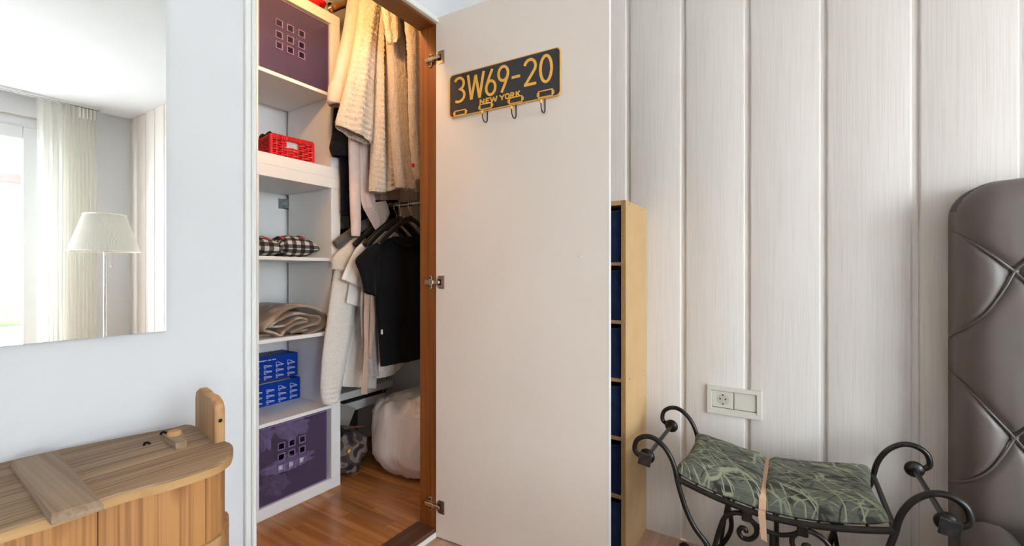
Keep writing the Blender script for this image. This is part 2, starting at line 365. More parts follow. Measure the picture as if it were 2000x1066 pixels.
def garment(name, rows, y, mat, parent=None, thick=.035, folds=(), nu=40, nv=60, pile=0, ribs=0, seed=0, wave=0, creases=(), uvs=None):
    """a hanging tube of cloth: rows are ((uL,vL),(uR,vR)) picture points of its two edges, laid in the plane y"""
    Ls = smooth_path([on_y(a[0], a[1], y) for a, b_ in rows], 12); Rs = smooth_path([on_y(b_[0], b_[1], y) for a, b_ in rows], 12)
    m = len(Ls)-1; vs = []; fs = []
    for j in range(nv+1):
        t = j/nv*m; i = min(m-1, int(t)); f = t-i; L = Ls[i].lerp(Ls[i+1], f); R = Rs[i].lerp(Rs[i+1], f); tv = j/nv
        for side in (-1, 1):
            for k in range(nu):
                s_ = k/nu if side < 0 else 1-k/nu
                p = L.lerp(R, s_); prof = max(0, sin(pi*s_))**.55; dy = thick*prof
                env = min(1, prof*1.3)*(.35+.65*tv)
                for (am, fr, phs) in folds: dy += am*env*sin(2*pi*fr*s_+phs+.8*sin(2.2*tv+phs))
                for (cs, dp, wd) in creases: dy -= dp*exp(-((s_-cs)/wd)**2)
                if ribs: dy += .0024*prof*sin(2*pi*p.z/ribs+2*noise.noise(Vector((p.x*9, p.z*9, seed))))
                q = Vector((p.x, y+side*max(.004*prof, dy), p.z))
                if wave: q.x += wave*sin(9*tv+seed)*min(1, 3*tv)
                if pile:
                    q += Vector((noise.noise(q*230+Vector((seed, 0, 0))), noise.noise(q*230+Vector((0, seed+9, 0))), noise.noise(q*230+Vector((0, 3, seed)))))*pile
                    q.y += side*pile*.8*noise.noise(q*90)
                vs.append(q)
    n2 = 2*nu
    for j in range(nv):
        for k in range(n2): fs.append((j*n2+k, j*n2+(k+1) % n2, (j+1)*n2+(k+1) % n2, (j+1)*n2+k))
    return add(name, vs, fs, mat, parent, True)
def struct(o): o['kind'] = 'structure'; return o
# ================================================================ SETTING
fl = struct(box('floor', WX-.1, PX+.1, SY-.3, .0, -.12, -.012, 'floor_oak'))
k = 0
y = SY
while y < -.001:
    w = min(.189, -y-.0); x = WX - (k % 3)*.43
    while x < PX:
        a, b_ = max(x, WX), min(x+1.29, PX)
        if b_-a > .03: box('plank', a+.0004, b_-.0004, y+.0004, y+w-.0004, -.012, 0, 'floor_oak', fl)
        x += 1.29
    y += .189; k += 1
cl = struct(MB().box(WX-.1, PX+.15, SY-.3, .0, CZ, CZ+.12).build('ceiling', 'ceiling_paint'))
# north wall with the closet opening
wn = struct(MB().box(WX-.1, OX0-.02, 0, .085, 0, CZ).box(OX0-.02, OX1+.02, 0, .085, OZ+.018, CZ).box(OX1+.02, CX1+.1, 0, .085, 0, CZ).build('wall_north', 'wall_paint'))
# east wall: solid wall behind, tongue-and-groove boards in front
we = struct(box('wall_east', PX+.008, PX+.13, SY-.2, 0, 0, CZ, 'panel_wood'))
gy = [on_x((a+b_)/2, 150, PX).y for a, b_ in ((1223, 1230), (1329.7, 1339), (1454, 1465), (1602, 1615.5), (1780.7, 1796), (1992, 2010))]
sp = (gy[0]-gy[-1])/5
edges = [gy[0]+3*sp, gy[0]+2*sp, gy[0]+sp]+gy
while edges[-1] > SY: edges.append(edges[-1]-sp)
for a, b_ in zip(edges[:-1], edges[1:]):
    y1, y0 = min(a-.0085, -.001), max(b_+.0085, SY+.001)
    if y1-y0 < .02: continue
    pr = [(y0, .008), (y0+.0005, .0035), (y0+.0025, .001), (y0+.006, 0), (y1-.006, 0), (y1-.0025, .001), (y1-.0005, .0035), (y1, .008), (y1, .0085), (y0, .0085)]
    MB().prism(pr, lambda q, d, h: (PX+d, q, h), 0, CZ-.001).build('panel_board', 'panel_wood', we, True, 40)
# south wall with the window opening
x0, x1, z0, z1 = WIN
struct(MB().box(WX-.1, x0, SY-.22, SY, 0, CZ).box(x1, PX+.008, SY-.22, SY, 0, CZ).box(x0, x1, SY-.22, SY, z1, CZ).box(x0, x1, SY-.22, SY, 0, z0).build('wall_south', 'wall_paint'))
struct(box('wall_west', WX-.12, WX, SY-.2, .0, 0, CZ, 'wall_paint'))
wi = bpy.data.objects.new('window_1', None); COL.objects.link(wi); wi['kind'] = 'structure'; wi.location = ((x0+x1)/2, SY-.1, z0); WM[wi.name] = Matrix.Translation(wi.location)
fy0, fy1 = SY-.13, SY-.06
MB().box(x0, x0+.09, fy0, fy1, z0, z1, .006).box(x1-.09, x1, fy0, fy1, z0, z1, .006).box(x0+.09, x1-.09, fy0, fy1, z1-.1, z1, .006).box(x0+.09, x1-.09, fy0, fy1, z0, z0+.07, .006).build('window_frame', 'window_frame_white', wi)
nx = 3; iw = (x1-x0-.18)/nx
for k in range(nx):
    a = x0+.09+k*iw; b_ = a+iw
    s_ = MB().box(a+.003, a+.115, fy0+.02, fy1+.02, z0+.07, z1-.1, .008).box(b_-.115, b_-.003, fy0+.02, fy1+.02, z0+.07, z1-.1, .008).box(a+.115, b_-.115, fy0+.02, fy1+.02, z1-.22, z1-.1, .008).box(a+.115, b_-.115, fy0+.02, fy1+.02, z0+.07, z0+.2, .008).build('sash', 'window_frame_white', wi)
    box('pane', a+.11, b_-.11, SY-.085, SY-.079, z0+.195, z1-.215, 'window_glass', s_)
# closet shell
struct(MB().box(-.2, CX1, .085, CY1+.1, -.1, CF-.008).build('floor_closet', 'parquet')); cf = bpy.data.objects['floor_closet']
w = .072; k = 0; x = .3
while x < CX1:
    yy = .085-[.0, .21, .09, .30, .15][k % 5]
    while yy < CY1:
        a, b_ = max(yy, .085), min(yy+.40, CY1)
        if b_-a > .02: box('parquet_strip', x+.0003, min(x+w, CX1)-.0003, a+.0003, b_-.0003, CF-.008, CF, 'parquet', cf)
        yy += .40
    x += w; k += 1
struct(box('ceiling_closet', -.2, CX1+.1, 0.085, CY1+.1, CZ, CZ+.1, 'closet_paint'))
struct(box('wall_closet_back', -.3, CX1+.1, CY1, CY1+.1, 0, CZ, 'closet_paint'))
struct(box('wall_closet_east', CX1, CX1+.1, .085, CY1, 0, CZ, 'closet_paint'))
struct(box('wall_closet_west', -.3, -.2, .085, CY1, 0, CZ, 'closet_paint'))
# opening lining: pine jamb and lintel, dark threshold, white casing
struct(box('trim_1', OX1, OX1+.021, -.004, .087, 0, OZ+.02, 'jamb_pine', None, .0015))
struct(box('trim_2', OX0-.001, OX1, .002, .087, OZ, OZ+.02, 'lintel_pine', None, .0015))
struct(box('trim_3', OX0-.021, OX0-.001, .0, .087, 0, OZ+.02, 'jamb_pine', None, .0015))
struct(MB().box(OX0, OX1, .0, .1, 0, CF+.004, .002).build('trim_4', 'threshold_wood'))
struct(box('trim_5', OX0, OX1, -.006, .0, 0, .02, 'casing', None, .0015))
struct(MB().box(OX0-.026, OX0-.011, -.013, .001, 0, OZ+.03, .002).box(OX0-.012, OX0, -.020, .001, 0, OZ+.03, .003).build('trim_6', 'casing'))
struct(MB().box(OX0-.012, OX1+.02, -.020, .001, OZ+.003, OZ+.016, .003).box(OX0-.012, OX1+.02, -.013, .001, OZ+.018, OZ+.030, .002).build('trim_7', 'casing'))
# ---------------------------------------------------------------- closet door, standing open
HP = Vector((OX1-.004, -.006, 0)); DA = radians(3.3)
DD = Vector((sin(DA), -cos(DA), 0)); DN = Vector((-cos(DA), -sin(DA), 0))   # along the door, out of its visible face
DL = .708
def dpt(t, z, d=0): return HP+DD*t+DN*d+Vector((0, 0, z))
dr = bpy.data.objects.new('door_1', None); COL.objects.link(dr); dr['kind'] = 'structure'; dr.location = HP; WM[dr.name] = Matrix.Translation(HP)
DZ0, DZ1 = .006, OZ+.024
MB().prism([(0, DZ0), (DL, DZ0), (DL, DZ1), (0, DZ1)], dpt, 0, -.019).build('door_leaf', 'door_face', dr)
MB().prism([(DL, DZ0), (DL+.0015, DZ0), (DL+.0015, DZ1), (DL, DZ1)], dpt, 0.0005, -.0195).build('edge_band', 'white_gloss', dr)
def dpx(u, v): p = on_p(u, v, HP, DN); return ((p-HP).dot(DD), p.z)
t, z = dpx(1136, 502); MB().prism([(t+.004*cos(q*pi/5), z+.004*sin(q*pi/5)) for q in range(10)], dpt, 0, .006).build('peg', 'white_gloss', dr)
for v in (113, 551, 989):
    t, z = dpx(858, v); z = z
    hg = MB().prism([(.004, z-.010), (.014, z-.026), (.042, z-.026), (.042, z+.026), (.014, z+.026), (.004, z+.010)], dpt, 0, .0022).build('hinge', 'steel', dr)
    MB().prism([(.011, z-.012), (.027, z-.012), (.027, z+.012), (.011, z+.012)], dpt, .0023, .0028).build('hinge_cup', 'hole_dark', hg)
    for q in (-1, 1): MB().prism([(.036+.0035*cos(a*pi/4), z+q*.019+.0035*sin(a*pi/4)) for a in range(8)], dpt, .0022, .0035).build('screw', 'chrome', hg)
    ar = MB(); x = OX1-.001
    ar.box(x-.016, x-.004, .000, .046, z-.0085, z+.0085, .002).box(x-.014, x-.006, -.03, .004, z-.006, z+.006, .002)
    ar.build('hinge_arm', 'chrome', hg)
    MB().box(x-.005, x, .018, .032, z-.026, z+.026, .001).box(x-.006, x, .006, .044, z-.009, z+.009, .001).build('mounting_plate', 'steel', hg)
    for q in (-1, 1): MB().lathe([(.004, 0), (.004, .002)], (x-.0068, .025, z+q*.018), 0, 10).build('screw', 'hole_dark', hg)
# ================================================================ FURNITURE AND THINGS
# ---------------------------------------------------------------- two cube shelving units, one on the other
UX0, UX1, UY0, UY1 = .936, 1.376, .65, 1.01
def unit(name, label, z0, n, x1):
    u = thing(name, label, 'shelving unit', ((UX0+x1)/2, (UY0+UY1)/2, z0))
    h = .1+n*.3355+(n-1)*.016; E = .05; x0 = x1-.44
    box('side_panel', x0, x0+E, UY0, UY1, z0+E, z0+h-E, 'shelf_white', u, .0012); box('side_panel', x1-E, x1, UY0, UY1, z0+E, z0+h-E, 'shelf_white', u, .0012)
    box('bottom_panel', x0, x1, UY0, UY1, z0, z0+E-.0004, 'shelf_white', u, .0012); box('top_panel', x0, x1, UY0, UY1, z0+h-E+.0004, z0+h, 'shelf_white', u, .0012)
    z = z0+E+.3355
    for k in range(n-1):
        box('shelf', x0+E, x1-E, UY0+.001, UY1, z, z+.016, 'shelf_white', u, .001); z += .3515
    return u, z0+h
lu, UZ = unit('shelving_unit', 'tall white four-compartment shelving unit standing on the closet floor', CF, 4, UX1)
uu, UZ2 = unit('shelving_unit', 'short white two-compartment shelving unit stacked on the taller one', UZ, 2, UX1-.003)
pa, pb_ = on_y(544, 397, CY1-.003), on_y(561, 397, CY1-.003); z = pa.z; x = (pa.x+pb_.x)/2
br = MB().box(pa.x, pb_.x+.012, CY1-.003, CY1-.0002, z-.026, z+.026, .001).box(UX1-.05-.002, UX1-.0498, UY1-.008, CY1-.001, z-.026, z+.026, .0005).build('wall_bracket', 'zinc', lu)
MB().lathe([(.009, 0), (.008, -.004)], (x, CY1-.003, z), 1, 12).build('screw', 'chrome', br)
ix0, ix1 = UX1-.39, UX1-.053
# ---------------------------------------------------------------- violet see-through boxes with nine square holes
def violet_box(label, z0, rows, cols, x0, x1, h, hs):
    yb = UY0+.012; b_ = thing('storage_box', label, 'storage box', ((x0+x1)/2, .82, z0), 0, None)
    T = .003
    xs = sorted([x0+T, x1-T]+[c-hs/2 for c in cols]+[c+hs/2 for c in cols]); zs = sorted([z0+T, z0+h]+[c-hs/2 for c in rows]+[c+hs/2 for c in rows])
    mb = MB()
    for i in range(len(xs)-1):
        for j in range(len(zs)-1):
            if i in (1, 3, 5) and j in (1, 3, 5): continue
            for yy in (yb, yb+T): mb.put([(xs[i], yy, zs[j]), (xs[i+1], yy, zs[j]), (xs[i+1], yy, zs[j+1]), (xs[i], yy, zs[j+1])], [(0, 1, 2, 3)])
    fr = mb.build('front_panel', 'violet_plastic', b_)
    for c in cols:
        for r_ in rows: MB().ribbon([(c-hs/2, r_-hs/2), (c+hs/2, r_-hs/2), (c+hs/2, r_+hs/2), (c-hs/2, r_+hs/2)], .003, lambda a, q, d: (a, yb+d, q), -.0025, .004, True).build('hole_rim', 'violet_rim', fr)
    for xx in (x0, x1-T): box('side_panel', xx, xx+T, yb, UY1-.02, z0, z0+h, 'violet_plastic', b_)
    box('back_panel', x0+T, x1-T, UY1-.023, UY1-.02, z0, z0+h, 'violet_plastic', b_); box('base', x0+T, x1-T, yb, UY1-.023, z0, z0+T, 'violet_plastic', b_)
    MB().ribbon([(x0, z0), (x1, z0), (x1, z0+h), (x0, z0+h)], .004, lambda a, q, d: (a, yb+d, q), -.002, .004, True).build('front_rim', 'violet_rim', b_)
    return b_
zc = UZ+.05+.3355+.016
cx = [on_y(u, 60, UY0).x for u in (548, 570, 592)]; rz = [on_y(570, v, UY0).z for v in (54.5, 77, 97)]
violet_box('violet see-through plastic box in the top compartment of the short unit', zc+.0022, rz, cx, ix0+.004, ix1-.006, .325, .028)
zb = CF+.05
cx = [on_y(u, 900, UY0).x for u in (552.5, 573, 593.5)]; rz = [on_y(573, v, UY0).z for v in (907, 886, 865.5)]
violet_box('violet see-through plastic box of clothes in the bottom compartment of the tall unit', zb+.0022, rz, cx, ix0+.004, ix1-.014, .325, .028)
GI = 'clothes inside the lower violet box'
def pb(u, v, d): return on_y(u, v, UY0+d)
for (nm, lb, mt, u, v, d, rad, sd) in (
    ('folded_garment', 'off-white crumpled garment lying topmost inside the lower violet box', 'offwhite_cloth', 570, 835, .09, (.075, .05, .038), 1),
    ('folded_garment', 'pale lavender shirt bundled across the middle of the lower violet box', 'lavender_cloth', 560, 905, .065, (.115, .04, .026), 2),
    ('folded_garment', 'dark grey garment at the bottom of the lower violet box', 'grey_cloth', 535, 948, .07, (.05, .045, .04), 3),
    ('folded_garment', 'lavender garment against the left side of the lower violet box', 'lavender_cloth', 514, 858, .14, (.026, .045, .05), 4),
    ('folded_garment', 'black pile of garments filling the rear of the lower violet box', 'dark_cloth', 585, 895, .22, (.13, .085, .13), 5)):
    p = pb(u, v, d); p.x = min(p.x, ix1-.16) if sd == 5 else p.x; tag(blob(nm, p, rad, mt, None, .5, 2.6, sd, .9, 30, None, .25, ((ix0+.010, ix1-.020), (UY0+.018, UY1-.026), (zb+.0056, zb+.32))), lb, 'clothing', GI)
# ---------------------------------------------------------------- red woven basket with dark cloths
zs = UZ+.05
bk = thing('woven_basket', 'small red woven plastic basket on the shelf of the short unit', 'basket', (1.18, .83, zs), radians(-8))
FRAME = WM[bk.name].copy(); BW, BD, BH = .092, .13, .098
def loop(z, i=0): return [(-BW+i, -BD+i, z), (BW-i, -BD+i, z), (BW-i, BD-i, z), (-BW+i, BD-i, z)]
tube('rim', [p for p in loop(BH)]+[], .0075, 'red_plastic', bk, 8, closed=True, up=(0, 0, 1)); box('base', -BW, BW, -BD, BD, 0, .006, 'red_plastic', bk)
for sx in (-1, 1):
    for sy in (-1, 1): box('corner_post', sx*BW-.007, sx*BW+.007, sy*BD-.007, sy*BD+.007, 0, BH, 'red_plastic', bk, .003)
rim = bk.children[0]
for k in range(26):
    a = -BW+.004+k*(2*BW-.008)/25; box('wrap', a-.0026, a+.0026, -BD-.0085, -BD+.0085, BH-.012, BH+.0085, 'red_plastic', rim, .0012)
for s_ in (-1, 1):
    for k in range(1, 8):
        a = -BW+k*2*BW/8
        if s_ < 0 and k in (3, 4, 5): zt = .055
        else: zt = BH
        box('upright', a-.003, a+.003, s_*BD-.003, s_*BD+.003, 0, zt, 'red_plastic', bk)
    for k in range(1, 11):
        a = -BD+k*2*BD/11; box('upright', s_*BW-.003, s_*BW+.003, a-.003, a+.003, 0, BH, 'red_plastic', bk)
for r_ in range(8):
    z = .01+r_*.0108
    for s_ in (-1, 1):
        segs = [(-BW, BW)] if not (s_ < 0 and z > .055) else [(-BW, -BW*.28), (BW*.28, BW)]
        for a0, a1 in segs:
            n = max(6, int((a1-a0)/.0057)); tube('weave_strand', [(a0+(a1-a0)*i/n, s_*(BD+.0045*sin(pi*((a0+(a1-a0)*i/n)/(2*BW/8))+r_*pi+pi/2)), z) for i in range(n+1)], .0042, 'red_plastic', bk, 6)
        tube('weave_strand', [(s_*(BW+.0045*sin(pi*i/4+r_*pi)), -BD+2*BD*i/44, z) for i in range(45)], .0042, 'red_plastic', bk, 6)
FRAME = Matrix.Identity(4)
FRAME = WM[bk.name].copy()
tag(blob('folded_cloth', (-.045, .005, .08), (.042, .08, .058), 'dark_cloth', None, .4, 2.5, 7, .9, 24, None, 0, ((-BW+.010, -.002), (-BD+.036, BD-.012), (.007, .2))), 'black cloth heaped in the red basket, tallest of its contents', 'cloth', 'cloths in the red basket')
tag(blob('folded_cloth', (.042, .0, .072), (.045, .08, .046), 'dark_cloth', None, .3, 2.5, 9, .9, 24, None, 0, ((-.001, BW-.010), (-BD+.036, BD-.012), (.007, .2))), 'low rounded black cloth in the red basket beside the beige packet', 'cloth', 'cloths in the red basket')
FRAME = WM[bk.name].copy(); tag(box('packet', -.035, .04, -.113, -.10, .02, .104, 'carton_white', None, .003), 'beige flat packet standing behind the front of the red basket', 'packet'); FRAME = Matrix.Identity(4)
# ---------------------------------------------------------------- gingham cushions with red ribbon
zs2 = CF+.05+3*.3515
def pillow(name, label, c, w, d, h, rz, red):
    t = thing(name, label, 'cushion', c, rz, 'gingham cushions'); global FRAME; FRAME = WM[t.name].copy()
    n = 28; vs = []; uv = []; fs = []
    f = lambda a: (1-min(1, abs(a))**2.6)
    for side in (1, -1):
        for i in range(n+1):
            for j in range(n+1):
                a = -1+2*i/n; b2 = -1+2*j/n; pin = 1-.13*(1-a*a)*(abs(b2)**3)-.0; pin2 = 1-.13*(1-b2*b2)*(abs(a)**3)
                hh = (f(a)*f(b2))**.5*h*(1+.18*noise.noise(Vector((a*2.2, b2*2.2, c[0]*9))))
                z = h*.42+(hh*.62 if side > 0 else -hh*.42)
                z = max(.0006, z); vs.append((a*w*pin2, b2*d*pin, z)); uv.append((a*w/.040+.5*b2*.2, (b2*d+z*.6*side)/.040))
        o_ = 0 if side > 0 else (n+1)**2
        fs += [(o_+i*(n+1)+j, o_+(i+1)*(n+1)+j, o_+(i+1)*(n+1)+j+1, o_+i*(n+1)+j+1) for i in range(n) for j in range(n)]
    add('cover', vs, fs, 'gingham', t, True, uv)
    for a in red:
        pts = []
        for j in range(3, 26):
            b2 = -1+2*j/n; hh = (f(a)*f(b2))**.5*h; pts.append((a*w+.012*sin(3*b2), b2*d*.985, h*.42+hh*.64+.002))
        MB().tube(pts, .006, 6, flat=.35, up=(0, 0, 1)).build('ribbon', 'red_plastic', t, True)
    FRAME = Matrix.Identity(4); return t
pillow('cushion', 'gingham cushion with a pointed corner lying beside the shelf side wall', (1.207, .79, zs2), .095, .10, .100, radians(-4), (.35, -.95+.3))
pillow('cushion', 'gingham cushion tucked behind and left of its twin on the shelf', (1.055, .80, zs2), .064, .11, .085, 0, (.2,))
# ---------------------------------------------------------------- folded beige blanket
zbk = CF+.05+2*.3515
def bp(x, y): return (480+x/7.615, 560+y/7.615)
path = [(790, 782), (900, 715), (1050, 650), (1175, 580), (1215, 500), (1180, 410), (1085, 340), (980, 300), (860, 283), (730, 300), (600, 345), (480, 430), (370, 540), (262, 640), (340, 668), (440, 690), (525, 728), (580, 660), (700, 575), (830, 535), (895, 520), (900, 480), (830, 462), (730, 490), (600, 570), (480, 592), (370, 590), (430, 535), (540, 478), (640, 430), (800, 395), (950, 420), (1080, 440), (1105, 500), (1050, 555), (900, 590), (760, 650), (660, 690)]
bl = thing('blanket', 'folded beige fleece blanket on the shelf below the gingham cushions', 'blanket', (1.13, .8, zbk))
yb = UY0+.03; pts = [on_y(*bp(x, y), yb) for x, y in path]; pts = smooth_path(pts, 5)
zmin = min(p.z for p in pts[25:])
def bfold(sub, name):
    vs = []; fs = []; N = 14; w_ = .0125
    two = [Vector((p.x, p.z)) for p in sub]; m = len(two)
    sec = []
    for i in range(m):
        t = (two[min(i+1, m-1)]-two[max(i-1, 0)]).normalized(); nn = Vector((-t.y, t.x))
        sec.append((two[i]+nn*w_/2, two[i]-nn*w_/2))
    for j in range(N+1):
        d = j/N; yy = yb+.31*d; e = .004*(1 if j == 0 else 0)
        for i, (a, b2) in enumerate(sec):
            c = (a+b2)/2
            wob = .010*noise.noise(Vector((i*.06, d*3, 2)))*min(1, 4*d)
            for q in (a, b2):
                q2 = c+(q-c)*(.55 if j == 0 else 1); vs.append((min(q2.x+wob, ix1-.001), yy-(.0 if j else .004), max(zbk+.001, q2.y+wob)))
    s2 = 2*m
    for j in range(N):
        for i in range(m-1):
            a = j*s2+2*i; fs += [(a, a+2, a+s2+2, a+s2), (a+1, a+s2+1, a+s2+3, a+3)]
    for i in range(m-1): fs += [(2*i, 2*i+1, 2*i+3, 2*i+2)]
    fs += [(j*s2, j*s2+s2, j*s2+s2+1, j*s2+1) for j in range(N)]
    return add(name, vs, fs, 'blanket_wool', bl, True)
bfold(pts, 'folded_layers')
MB().box(ix0+.005, ix1-.05, yb+.05, UY1-.03, zbk+.001, zbk+.014, .005).build('lower_layer', 'blanket_wool', bl)
# ---------------------------------------------------------------- two blue shoe boxes
zsb = CF+.05+.3515
def shoebox(label, x0, x1, y0, y1, z0, h, text, lid):
    b_ = thing('shoe_box', label, 'shoe box', ((x0+x1)/2, (y0+y1)/2, z0), 0, 'blue shoe boxes')
    body = box('carton', x0, x1, y0, y1, z0, z0+h, 'blue_card', b_, .0012)
    F = lambda a, q, d: (a, y0-d, q)
    cw = .052; sw = .036
    for c in range(5):
        xc = x1-.035-c*.058
        for r_ in range(3):
            if xc-sw/2 < x0+.005: continue
            zc_ = z0+.014+r_*.026; s_ = sw/2; hi = .010 if not (r_ == 2 and c < 2) else .018
            mb = MB()
            mb.ribbon([(xc-s_, zc_), (xc+s_, zc_), (xc+s_*1.02, zc_+.004), (xc-s_, zc_+.004)], .0013, F, 0, .0006, True)
            mb.ribbon([(xc-s_, zc_+.004), (xc-s_*.95, zc_+hi), (xc-s_*.35, zc_+hi*.95), (xc+.0, zc_+hi*.62), (xc+s_*.55, zc_+.0065), (xc+s_, zc_+.004)], .0014, F, 0, .0006)
            for q in range(3): mb.ribbon([(xc-s_*.25+q*.005, zc_+hi*.85-q*.0018), (xc-s_*.1+q*.005, zc_+hi*.55-q*.001)], .001, F, 0, .0006)
            mb.ribbon([(xc-s_, zc_-.006), (xc-s_*.55, zc_-.006)], .0022, F, 0, .0006)
            mb.build('shoe_print', 'white_print', body)
    if text:
        mb = MB()
        for q in range(14): a = x1-.205+q*.0062+(.004 if q > 7 else 0)+(.004 if q > 10 else 0); mb.ribbon([(a, z0+h-.017), (a+.0042, z0+h-.017)], .0045, F, 0, .0006)
        mb.build('printed_line', 'white_print', body)
    if lid:
        MB().put([(x0, y0-.001, z0+h+.004), (x1-.05, y0-.001, z0+h+.004), (x1, y1, z0+h+.006), (x0, y1, z0+h+.0100), (x0, y0-.001, z0+h+.001), (x1-.05, y0-.001, z0+h+.001), (x1, y1, z0+h+.001), (x0, y1, z0+h+.001)], [(0, 1, 2, 3), (4, 5, 1, 0), (7, 6, 5, 4), (5, 6, 2, 1), (6, 7, 3, 2), (7, 4, 0, 3)]).build('flap', 'carton_grey', b_)
    return b_
shoebox('bright blue shoe box on the shelf, under another like it', .995, 1.318, .893, 1.035, zsb, .106, False, True)
shoebox('bright blue shoe box with a printed line, stacked upon another', .989, 1.308, .897, 1.035, zsb+.117, .115, True, False)
# ---------------------------------------------------------------- things on the closet floor and on top of the unit
c = (1.735, .475, CF)
n = 60; vs = []
for i in range(n+1):
    ph = -pi/2+pi*i/n
    for k in range(2*n):
        q = pi*k/n; sg = lambda x, p: (abs(x)**p)*(1 if x >= 0 else -1)
        d = Vector((sg(cos(ph), .6)*sg(cos(q), .75), sg(cos(ph), .6)*sg(sin(q), .75), sg(sin(ph), .7)))
        wr = .05*noise.noise(d*1.8)+.030*(1-abs(noise.noise(Vector((d.x*3+d.y*3, d.y*3, d.z*1.6+3)))))**5+.004*noise.noise(d*9)+.016*(1-abs(noise.noise(Vector((d.x*5, d.y*5, d.z*.9+7)))))**8
        r_ = 1+wr-(.10*max(0, d.z-.55))
        p = Vector((c[0]+.205*d.x*r_, c[1]+.235*d.y*r_, CF+.195+.205*d.z*r_))
        if d.z > .6: p.z += .025*max(0, noise.noise(Vector((p.x*14, p.y*14, 1))))+.014*max(0, noise.noise(Vector((p.x*40, p.y*40, 1))))
        p.z = max(CF, p.z); vs.append(p)
m = 2*n; fs = [(i*m+k, i*m+(k+1) % m, (i+1)*m+(k+1) % m, (i+1)*m+k) for i in range(n) for k in range(m)]
bag = thing('plastic_bag', 'bulging white plastic bag standing on the closet floor', 'bag', c)
add('bag_body', vs, fs, 'bag_film', bag, True)
p0 = on_x(822, 818, c[0]-.19); 
tube('drawstring', [on_x(u, v, 1.552) for u, v in ((748, 803), (765, 805), (785, 810), (805, 815), (822, 819))], .0022, 'sheet_white', bag, 6)
cb = thing('camouflage_bag', 'dark camouflage fabric bag on the closet floor beside the tall unit', 'bag', (1.49, .80, CF))
blob('bag_body', (1.49, .80, CF+.10), (.095, .13, .118), 'camouflage', cb, .22, 2.4, 3, .75, 36, CF, .08)
tube('zip_trim', [on_y(u, v, .665) for u, v in ((671, 833), (690, 834), (712, 831))], .006, 'threshold_wood', cb, 8)
MB().lathe([(.002, 0), (.009, .002), (.009, .006), (.002, .008)], on_y(683, 881, .655), 1, 12).build('metal_snap', 'plate_yellow', cb, True)
tag(box('carton', 1.40, 1.70, .93, 1.045, CF, .285, 'dark_box', None, .002), 'black carton at the closet back wall, carrying the white boxes', 'carton')
FR = Matrix.Translation((1.455, .895, .285)) @ Matrix.Rotation(radians(-24), 4, 'Y'); FRAME = Matrix.Translation((1.47, .80, .27)) @ Matrix.Rotation(radians(28), 4, 'Y')
tag(box('carton', -.06, .05, -.03, .03, .0, .10, 'carton_grey', None, .002), 'small grey carton leaning tilted above the camouflage bag', 'carton'); FRAME = Matrix.Identity(4)
pb1 = thing('flat_box', 'flat white box printed with a line of letters, beneath its partner', 'box', (1.62, .96, .285), 0, None)
bx_ = box('carton', 1.39, 1.86, .88, 1.045, .285, .335, 'carton_white', pb1, .002)
mb = MB()
for q in range(16): a = 1.50+q*.0065+(.004 if q > 7 else 0)+(.004 if q > 12 else 0); mb.box(a, a+.0042, .8793, .88, .308, .314)
mb.build('printed_line', 'carton_grey', bx_)
tag(box('flat_box', 1.39, 1.85, .89, 1.045, .335, .365, 'dark_box', None, .001), 'flat black box sandwiched between the two white ones', 'box')
tag(box('flat_box', 1.38, 1.905, .86, 1.045, .365, .405, 'carton_white', None, .002), 'plain flat white box topmost at the closet back wall', 'box')
tag(tube('cable', smooth_path([(1.91, .99, .40), (1.93, .97, .43), (1.945, .96, .40), (1.94, .96, .34), (1.92, .97, .285), (1.90, .96, .27)], 6), .004, 'dark_box', None, 8), 'thin black cable looped at the end of the white boxes', 'cable')
tag(blob('pouch', (1.26, .78, UZ2+.045), (.09, .09, .047), 'red_plastic', None, .2, 2, 4, .7, 28, UZ2), 'shiny red pouch lying on top of the short unit', 'pouch')
# ---------------------------------------------------------------- rods, hangers
RX, RZ = 1.60, 1.41
def rod(name, label, z, x=RX, r_=.0125, mat='chrome', y0=.085, y1=CY1, grp=None):
    t = thing(name, label, 'clothes rod', (x, (y0+y1)/2, z), 0, grp); MB().tube([(x, y0+.004, z), (x, y1-.004, z)], r_, 16).build('bar', mat, t, True, 40)
    for a, b_ in ((y0, .012), (y1, -.012)): MB().lathe([(r_*2, 0), (r_*2, b_)], (x, a, z), 1, 16).build('flange', mat, t)
rod('clothes_rod', 'chrome clothes rod carrying the black hangers', RZ)
rod('clothes_rod', 'upper chrome clothes rod carrying the fluffy robes', 2.60)
p = on_y(672, 412, .80); rod('clothes_rod', 'short dark rod in the shade behind the tall unit', p.z, p.x, .009, 'dark_box', .72, CY1)
def hanger(label, y, mat='black_plastic', hw=.205, dx=0, z=RZ, drop=.215, lean=0, grp='hangers on the chrome rod', R=.019, ar=.013):
    h = thing('clothes_hanger', label, 'hanger', (RX+dx, y, z-.1), 0, grp)
    pts = []
    for k in range(13): q = radians(-35+k*215/12); pts.append((RX+R*cos(q+pi*0)*1.0, y+lean*.0, z+R*sin(q)-.0045))
    pts = pts[::-1] if False else pts
    pts += [(RX-R*.9, y, z-.02), (RX-.006, y, z-.04), (RX+dx, y, z-.052), (RX+dx, y, z-.085)]
    tube('hook', smooth_path(pts, 2), .0019, 'chrome', h, 8)
    n0 = z-.078; A = []
    for s_ in (-1, 1):
        A = [(RX+dx+s_*hw*f, y, n0-g) for f, g in ((0, 0), (.12, .003), (.3, .022), (.55, .058), (.8, .1), (1, .138))]
        MB().tube(smooth_path(A, 4), [ar]*len(smooth_path(A, 4)), 10, flat=.62, up=(0, 1, 0)).build('arm', mat, h, True)
    MB().lathe([(.012, 0), (.013, .012), (.006, .026)], (RX+dx, y, n0-.008), 2, 14).build('neck', mat, h, True)
    return h
